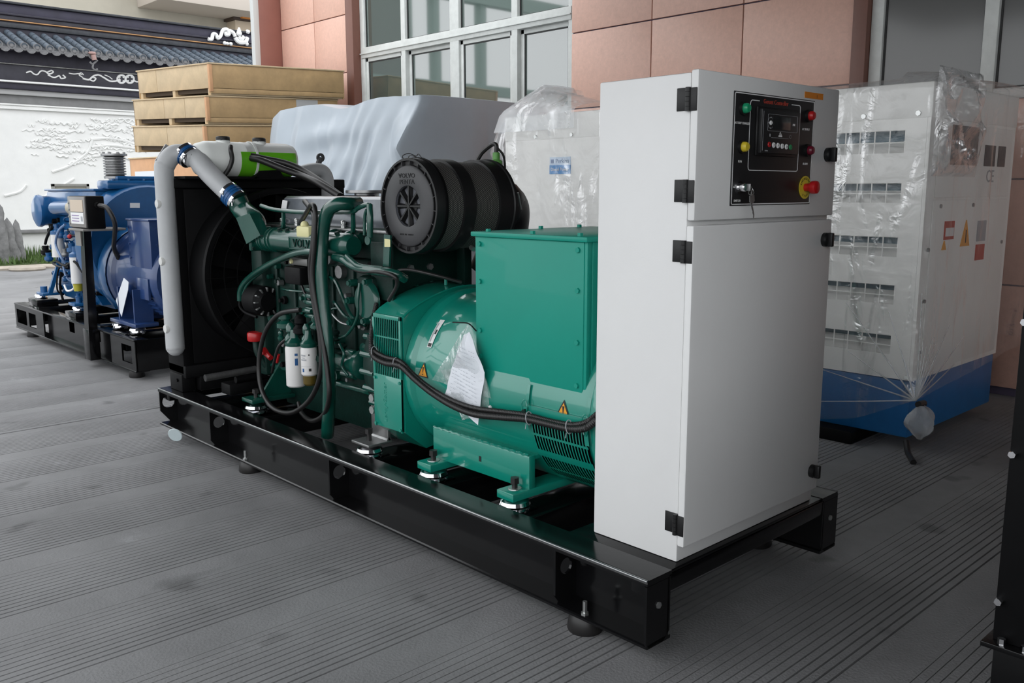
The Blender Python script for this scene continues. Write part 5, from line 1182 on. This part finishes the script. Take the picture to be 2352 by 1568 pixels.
c2, M2 = crate('middle shallow plywood crate of the stack with a pale paper pocket', 2.60, 8.96, 1.95, 1.9, 2.34, 2.42, 2.68, (.28, .56), R0 + DEG(.6))
obj('paper_pocket', MB().box(1.28, 1.62, -.008, -.004, 2.44, 2.66, 0, M2), mat('pale_grey_pocket', (.45, .45, .45), .4), c2)
crate('topmost shallow plywood crate of the stack', 2.64, 8.92, 1.97, 1.92, 2.685, 2.765, 3.06, (.72,), R0 - DEG(.5))
tag(obj('wood_batten', MB().box(4.28, 4.5, 9.1, 9.2, 3.09, 3.12, .004), PLY), 'short wooden batten lying on the topmost crate, nearer the window', 'batten'); tag(obj('wood_batten', MB().box(3.4, 3.55, 9.3, 9.5, 3.07, 3.105, .004), PLY), 'short wooden batten lying on the middle of the topmost crate', 'batten')

# ---- blue generator set on its own black frame
bs_ = thing('base_frame', 'black steel base frame with square openings under the blue engine', 'base frame', (.85, 7.4, 0))
BX = .33
ya, yb = 5.68, 9.12
for x, s in ((BX, 1), (1.35, -1)):
    r = MB()
    r.box(x, x + s * .12, ya, yb, .325, .34, .004).box(x, x + s * .12, ya, yb, .065, .08, .004)
    segs = [(ya, ya + .08), (ya + .30, ya + .55), (ya + .56, yb - 1.0), (yb - 1.0, yb - .75), (yb - .5, yb - .42), (yb - .06, yb)]
    for a, b in segs: r.box(x + s * (.006 if b - a < 1 else .05), x + s * (.02 if b - a < 1 else .06), a, b, .075, .33)
    for a, b in ((ya + .08, ya + .30), (yb - .75, yb - .5), (yb - .42, yb - .06)):
        r.box(x + s * .006, x + s * .02, a, b, .075, .13).box(x + s * .006, x + s * .02, a, b, .28, .33)
    obj('side_rail', r, BLACK, bs_)
for y in (ya, yb - .02): obj('end_plate', MB().box(BX + .01, 1.34, y, y + .02, .07, .335, .004), BLACK, bs_)
for y in (6.0, 6.6, 7.3, 8.4): obj('crossmember', MB().box(BX + .05, 1.3, y, y + .16, .2, .35, .005), BLACK, bs_)
for y, h in ((7.25, .40), (8.45, .42)): obj('mount_stand', MB().box(BX + .05, BX + .26, y, y + .3, .34, h, .005), BLACK, bs_)
for y in (5.85, 8.75): obj('rubber_foot', MB().lathe([(0, 0), (.06, 0), (.065, .01), (.055, .065), (0, .065)], (BX + .07, y, 0), 'z', 16), RUBBER, bs_)
for x in (.47, 1.2):
    for y, z in ((5.95, .35), (6.35, .35), (7.4, .40), (8.6, .42)):
        obj('rubber_mount', MB().lathe([(0, 0), (.062, 0), (.066, .012), (.052, .016), (.068, .03), (.06, .048), (0, .058)], (x, y, z), 'z', 16), CHROME, bs_)
ba = thing('alternator', 'dark blue alternator with a terminal box at the near end of the blue engine', 'alternator', (.9, 6.1, .41))
obj('stator_housing', MB().lathe([(0, 5.70), (.34, 5.70), (.37, 5.74), (.37, 6.0), (.375, 6.45), (.39, 6.5), (.42, 6.52), (.43, 6.56), (.43, 6.8), (0, 6.8)], (.90, 0, .80), 'y', 40), NAVY, ba)
obj('adapter_band', MB().lathe([(.44, 6.6), (.445, 6.61), (.445, 6.78), (.44, 6.79)], (.90, 0, .80), 'y', 40), BLUE, ba)
tbb = obj('terminal_box', MB().box(.545, 1.25, 5.74, 6.22, .80, 1.305, .008), NAVY, ba)
obj('lid', MB().box(.535, 1.26, 5.73, 6.23, 1.295, 1.312, .004), NAVY, tbb)
for z in (.86, .98, 1.1, 1.24): obj('panel_screw', MB().bolt((.60, 5.74, z), (0, -1, 0), .012, .008).bolt((.545, 6.19, z), (-1, 0, 0), .012, .008), NAVY, tbb)
for k in range(7):
    a = DEG(192 + 7 * k); c = V((.90 + .37 * math.cos(a), 5.9, .80 + .37 * math.sin(a)))
    obj('louvre', MB().tube([c + V((0, -.09, 0)), c + V((0, .08, 0))], .013, 6, 0), NAVY, ba)
obj('louvre_frame', MB().box(.515, .54, 5.78, 6.02, .64, .82, .006), NAVY, ba)
for y in (5.98, 6.33): obj('foot_rib', MB().box(.46, .62, y - .012, y + .012, .43, .72), NAVY, ba)
for x in (.42, 1.1): obj('foot_plate', MB().box(x, x + .2, 5.86, 6.45, .408, .44, .006), NAVY, ba)
be = thing('diesel_engine', 'bright blue diesel engine with round air cleaner behind the black base frame', 'engine', (.9, 7.7, .45))
obj('flywheel_shell', MB().lathe([(0, 6.82), (.55, 6.82), (.58, 6.85), (.60, 6.95), (.60, 7.1), (.52, 7.16), (0, 7.16)], (.98, 0, 1.03), 'y', 44), BLUE, be)
obj('shell_cap', MB().box(.62, 1.32, 6.84, 7.12, 1.56, 1.64, .02).box(.72, 1.24, 6.86, 7.1, 1.64, 1.68, .015), BLUE, be)
for k in range(5): obj('cap_bolt', MB().bolt((.68 + .14 * k, 6.86, 1.64), (0, 0, 1), .014, .014), BLUE, be)
plq = [A(u, v, y=6.815) for u, v in ((299, 466), (321, 466), (321, 477), (299, 477))]
obj('name_plate', MB().hexa(plq, [p + V((0, .004, 0)) for p in plq]), WPRINT, be)
bl_ = A(265, 405, y=7.0); 
bel = [(.075, -.02), (.10, -.02), (.10, 0)]
for k in range(7): bel += [(.078, .012 + .024 * k), (.098, .018 + .024 * k), (.098, .026 + .024 * k), (.078, .032 + .024 * k)]
bel += [(.10, .185), (.115, .187), (.115, .205), (.07, .205)]
be_b = obj('exhaust_bellows', MB().lathe([(r, h) for r, h in bel], bl_ + V((0, 0, .0)), 'z', 24), STEEL, be)
for k in range(8): obj('flange_bolt', MB().bolt(bl_ + V((.095 * math.cos(k * PI / 4), .095 * math.sin(k * PI / 4), .205)), (0, 0, 1), .012, .016), STEEL, be_b)
obj('engine_block', MB().box(.62, 1.25, 7.1, 8.55, .62, 1.30, .03), BLUE, be)
obj('oil_sump', MB().prism([(.62, .62), (1.25, .62), (1.15, .42), (.72, .42)], 'y', 7.15, 8.45), BLUE, be)
obj('valve_cover', MB().box(.56, 1.15, 7.0, 8.45, 1.30, 1.55, .03), BLUE, be)
obj('top_plate', MB().box(.55, 1.16, 7.0, 8.47, 1.545, 1.565, .005), BLUE, be)
acl = A(97, 484, x=.50)
obj('air_cleaner', MB().lathe([(0, -.02), (.12, -.02), (.16, 0), (.165, .03), (.15, .06), (.15, .2), (0, .2)], (acl.x - .05, acl.y, acl.z), 'x', 28), BLUE, be)
ic = A(135, 478, x=.48)
obj('charge_pipe', MB().tube([(.48, ic.y + .12, ic.z), (.48, ic.y - .5, ic.z + .01)], .062, 14, 0), BLUE, be)
obj('pipe_sleeve', MB().tube([(.48, ic.y - .40, ic.z + .008), (.48, ic.y - .62, ic.z + .01)], .067, 14, 0), mat('tan_hose_sleeve', (.4, .36, .28), .5), be)
def bfil(u, v0, v1, x, r, bowl):
    t = A(u, v0, x=x); b = A(u, v1, x=x)
    f = obj('fuel_filter', MB().lathe([(0, 0), (r, .004), (r, t.z - b.z), (0, t.z - b.z)], (t.x, t.y, b.z), 'z', 18), FILTW, be, label='white filter canister')
    obj('filter_head', MB().lathe([(r * 1.05, 0), (r * 1.05, .03), (r * .5, .05), (r * .5, .10), (0, .10)], t, 'z', 14), BLUE, f)
    if bowl: obj('sediment_bowl', MB().lathe([(0, -.07), (r * .7, -.07), (r * .8, 0)], (t.x, t.y, b.z), 'z', 16), mat('yellow_green_bowl', (.40, .36, .03), .3), f)
bfil(131, 538, 590, .50, .060, False); bfil(174, 590, 650, .45, .056, True)
def bh(pts, r, m, nm='fuel_line'): obj(nm, MB().tube([A(u, v, x=x) for u, v, x in pts], r, 8, 5), m, be)
bh([(150, 515, .45), (135, 530, .42), (128, 560, .42), (140, 590, .42), (150, 605, .45)], .012, mat('pale_blue_hose', (.14, .22, .38), .4))
bh([(120, 520, .46), (108, 545, .44), (104, 560, .44)], .014, MBLACK); bh([(170, 520, .42), (180, 560, .42), (178, 600, .42)], .014, NAVY)
bh([(148, 655, .44), (155, 668, .42), (170, 662, .42), (168, 650, .42)], .010, WPRINT); bh([(130, 600, .46), (150, 610, .44), (170, 600, .42), (190, 625, .44)], .012, MBLACK)
bh([(140, 625, .46), (138, 660, .46), (145, 690, .48)], .012, MBLACK); bh([(190, 580, .42), (200, 610, .44), (195, 650, .46)], .016, BLUE)
for (u, v, r) in ((105, 575, .05), (112, 590, .045), (150, 580, .04), (165, 570, .05), (190, 570, .05), (140, 535, .05), (120, 525, .05), (155, 540, .04), (150, 640, .03), (180, 680, .03), (135, 560, .03)):
    p = A(u, v, x=.52); obj('fuel_fitting', MB().lathe([(r * .6, -r), (r, -r * .6), (r, .0), (r * .6, r * .2), (r * .7, r), (0, r)], p, 'z', 10), random.choice([BLUE, BLUE, MBLACK, STEEL]), be)
rb_ = random.Random(4)
for k in range(34):
    yy, zz = rb_.uniform(7.15, 8.45), rb_.uniform(.55, 1.28); r = rb_.uniform(.015, .04)
    obj('block_fitting', MB().lathe([(r * .6, -.05), (r, -.045), (r, -.01), (r * 1.3, 0), (r * 1.3, .03)], (.60, yy, zz), 'x', 9).cyl((.6, yy, zz), (.63, yy, zz), r, seg=8), rb_.choice([BLUE, BLUE, MBLACK, NAVY, STEEL]), be)
for k in range(10):
    y0_, z0_ = rb_.uniform(7.3, 8.3), rb_.uniform(.6, 1.25); dy, dz = rb_.uniform(-.5, .5), rb_.uniform(-.4, .1)
    obj('thin_pipe', MB().tube([(.60, y0_, z0_), (.54, y0_ + dy * .2, z0_ + dz * .1), (.53, y0_ + dy * .7, z0_ + dz * .8), (.6, y0_ + dy, z0_ + dz)], rb_.uniform(.006, .012), 7, 5), rb_.choice([BLUE, MBLACK, MATS['pale_blue_hose'], RUBBER]), be)
obj('red_cap', MB().ball(A(160, 543, x=.44), .022), RED, be)
ff = A(108, 692, x=.47)
obj('front_foot', MB().box(.40, .62, ff.y - .12, ff.y + .1, .475, .505, .008).prism([(.46, .50), (.50, .50), (.66, .95), (.62, .95)], 'y', ff.y - .12, ff.y - .08).lathe([(.035, 0), (.035, .06), (0, .06)], (.45, ff.y, .505), 'z', 12), BLUE, be)
obj('middle_foot', MB().box(.40, .64, 7.32, 7.50, .455, .485, .006).lathe([(.03, 0), (.03, .05), (0, .05)], (.47, 7.4, .485), 'z', 10), BLUE, be)
obj('lower_guard', MB().prism([(.55, .6), (.62, .46), (1.2, .46), (1.2, .6)], 'y', 7.2, 8.3), BLUE, be)
# control box on a post
pp = thing('control_post', 'black steel post carrying the small control box beside the blue engine', 'post', (.29, 6.72, .06))
pb, pt_ = A(222, 838, x=.315), A(201, 530, x=.315)
ylo, yhi = pb.y, pt_.y
obj('post', MB().hexa([(.25, ylo + .07, .07), (.33, ylo + .07, .07), (.33, ylo - .05, .07), (.25, ylo - .05, .07)], [(.27, yhi + .05, pt_.z), (.33, yhi + .05, pt_.z), (.33, yhi - .04, pt_.z), (.27, yhi - .04, pt_.z)]), BLACK, pp)
obj('post_foot', MB().box(.25, .34, ylo - .06, ylo + .09, .065, .34, .004), BLACK, pp)
sx = A(185, 530, x=.27)
obj('shelf_plate', MB().box(.24, .60, sx.y - .16, sx.y + .22, pt_.z, pt_.z + .02, .004).prism([(.26, pt_.z - .13), (.30, pt_.z - .13), (.30, pt_.z), (.26, pt_.z)], 'y', sx.y - .02, sx.y + .12), mat('grey_shelf', (.20, .19, .18), .5), pp)
cz0, cz1 = A(185, 516, x=.27).z, A(185, 450, x=.27).z
cy0, cy1 = A(196, 480, x=.27).y, A(157, 480, x=.27).y
cbx = thing('control_box', 'small control box with a beige display on top of the black post', 'control box', (.40, (cy0 + cy1) / 2, pt_.z + .02))
obj('box_body', MB().box(.28, .43, cy0, cy1, pt_.z + .02, cz1, .008), MBLACK, cbx)
fp = obj('face_plate', MB().box(.268, .282, cy0 + .012, cy1 - .0, pt_.z + .03, cz1 - .005, .003), mat('grey_face_plate', (.22, .21, .20), .45), cbx)
hz = cz1 - pt_.z
obj('display', MB().box(.264, .268, cy0 + .05, cy1 - .07, pt_.z + .55 * hz, cz1 - .08 * hz - .01), mat('beige_display', (.56, .46, .36), .4), fp)
obj('label_card', MB().box(.264, .268, cy0 + .05, cy1 - .07, pt_.z + .20 * hz, pt_.z + .52 * hz), WPRINT, fp)
for k in range(3): obj('card_print', MB().box(.262, .264, cy0 + .16, cy1 - .1, pt_.z + (.27 + .08 * k) * hz, pt_.z + (.29 + .08 * k) * hz), mat('violet_print', (.2, .12, .3), .5), fp)
obj('card_print', MB().box(.262, .264, cy0 + .07, cy0 + .11, pt_.z + .28 * hz, pt_.z + .42 * hz), GPRINT, fp)
for k in range(4): obj('edge_screw', MB().bolt((.268, cy1 - .025, pt_.z + (.2 + .2 * k) * hz), (-1, 0, 0), .011, .008), ZINC, fp)
obj('plug', MB().cyl((.37, cy0, cz1 - .08), (.37, cy0 - .05, cz1 - .08), .03, seg=12), MBLACK, cbx)
obj('cable', MB().tube([(.37, cy0 - .05, cz1 - .08), (.40, cy0 - .14, cz1 - .10), (.44, cy0 - .18, cz1 - .22), (.46, cy0 - .1, cz1 - .34), (.5, cy0 + .05, cz1 - .45), (.55, cy0 + .1, cz1 - .55)], .020, 8, 5), RUBBER, cbx)
wpz = [A(u, v, x=.46) for u, v in ((284, 638), (295, 648), (294, 664), (279, 727), (266, 690))]
tag(obj('document_pouch', MB().add(wpz + [p + V((.004, 0, 0)) for p in wpz], [(0, 1, 2, 3, 4), (9, 8, 7, 6, 5)] + [(i, (i + 1) % 5, (i + 1) % 5 + 5, i + 5) for i in range(5)]), PAPER), 'white paper pouch hanging on the side of the dark blue alternator', 'pouch')

# ---- dark machine standing at the right edge
bf = thing('black_enclosure', 'black steel machine side with shiny bolts cut off by the right edge of the photo', 'machine', (.7, -1.2, 0))
obj('side_sheet', MB().box(.30, 1.9, -1.6, -.895, .27, 2.3, .004), MBLACK, bf)
obj('shade_block', MB().box(-1.0, 1.9, -2.7, -1.55, .25, 1.15, .03).box(-1.05, 1.9, -2.75, -1.5, 0, .25, .01), MBLACK, bf)  # unseen low body added only to shade the ground before the cabinet
obj('base_flange', MB().box(.265, 1.1, -1.6, -.875, .255, .27, .002).box(.30, 1.1, -1.6, -.90, .0, .255, .004), BLACK, bf)
for z in (1.195, .825, .39): obj('bolt', MB().bolt((.30, -.905, z), (-1, 0, 0), .011, .016), CHROME, bf)
for y in (-.925, -.985): obj('bolt', MB().bolt((.285, y, .27), (0, 0, 1), .011, .018), CHROME, bf)
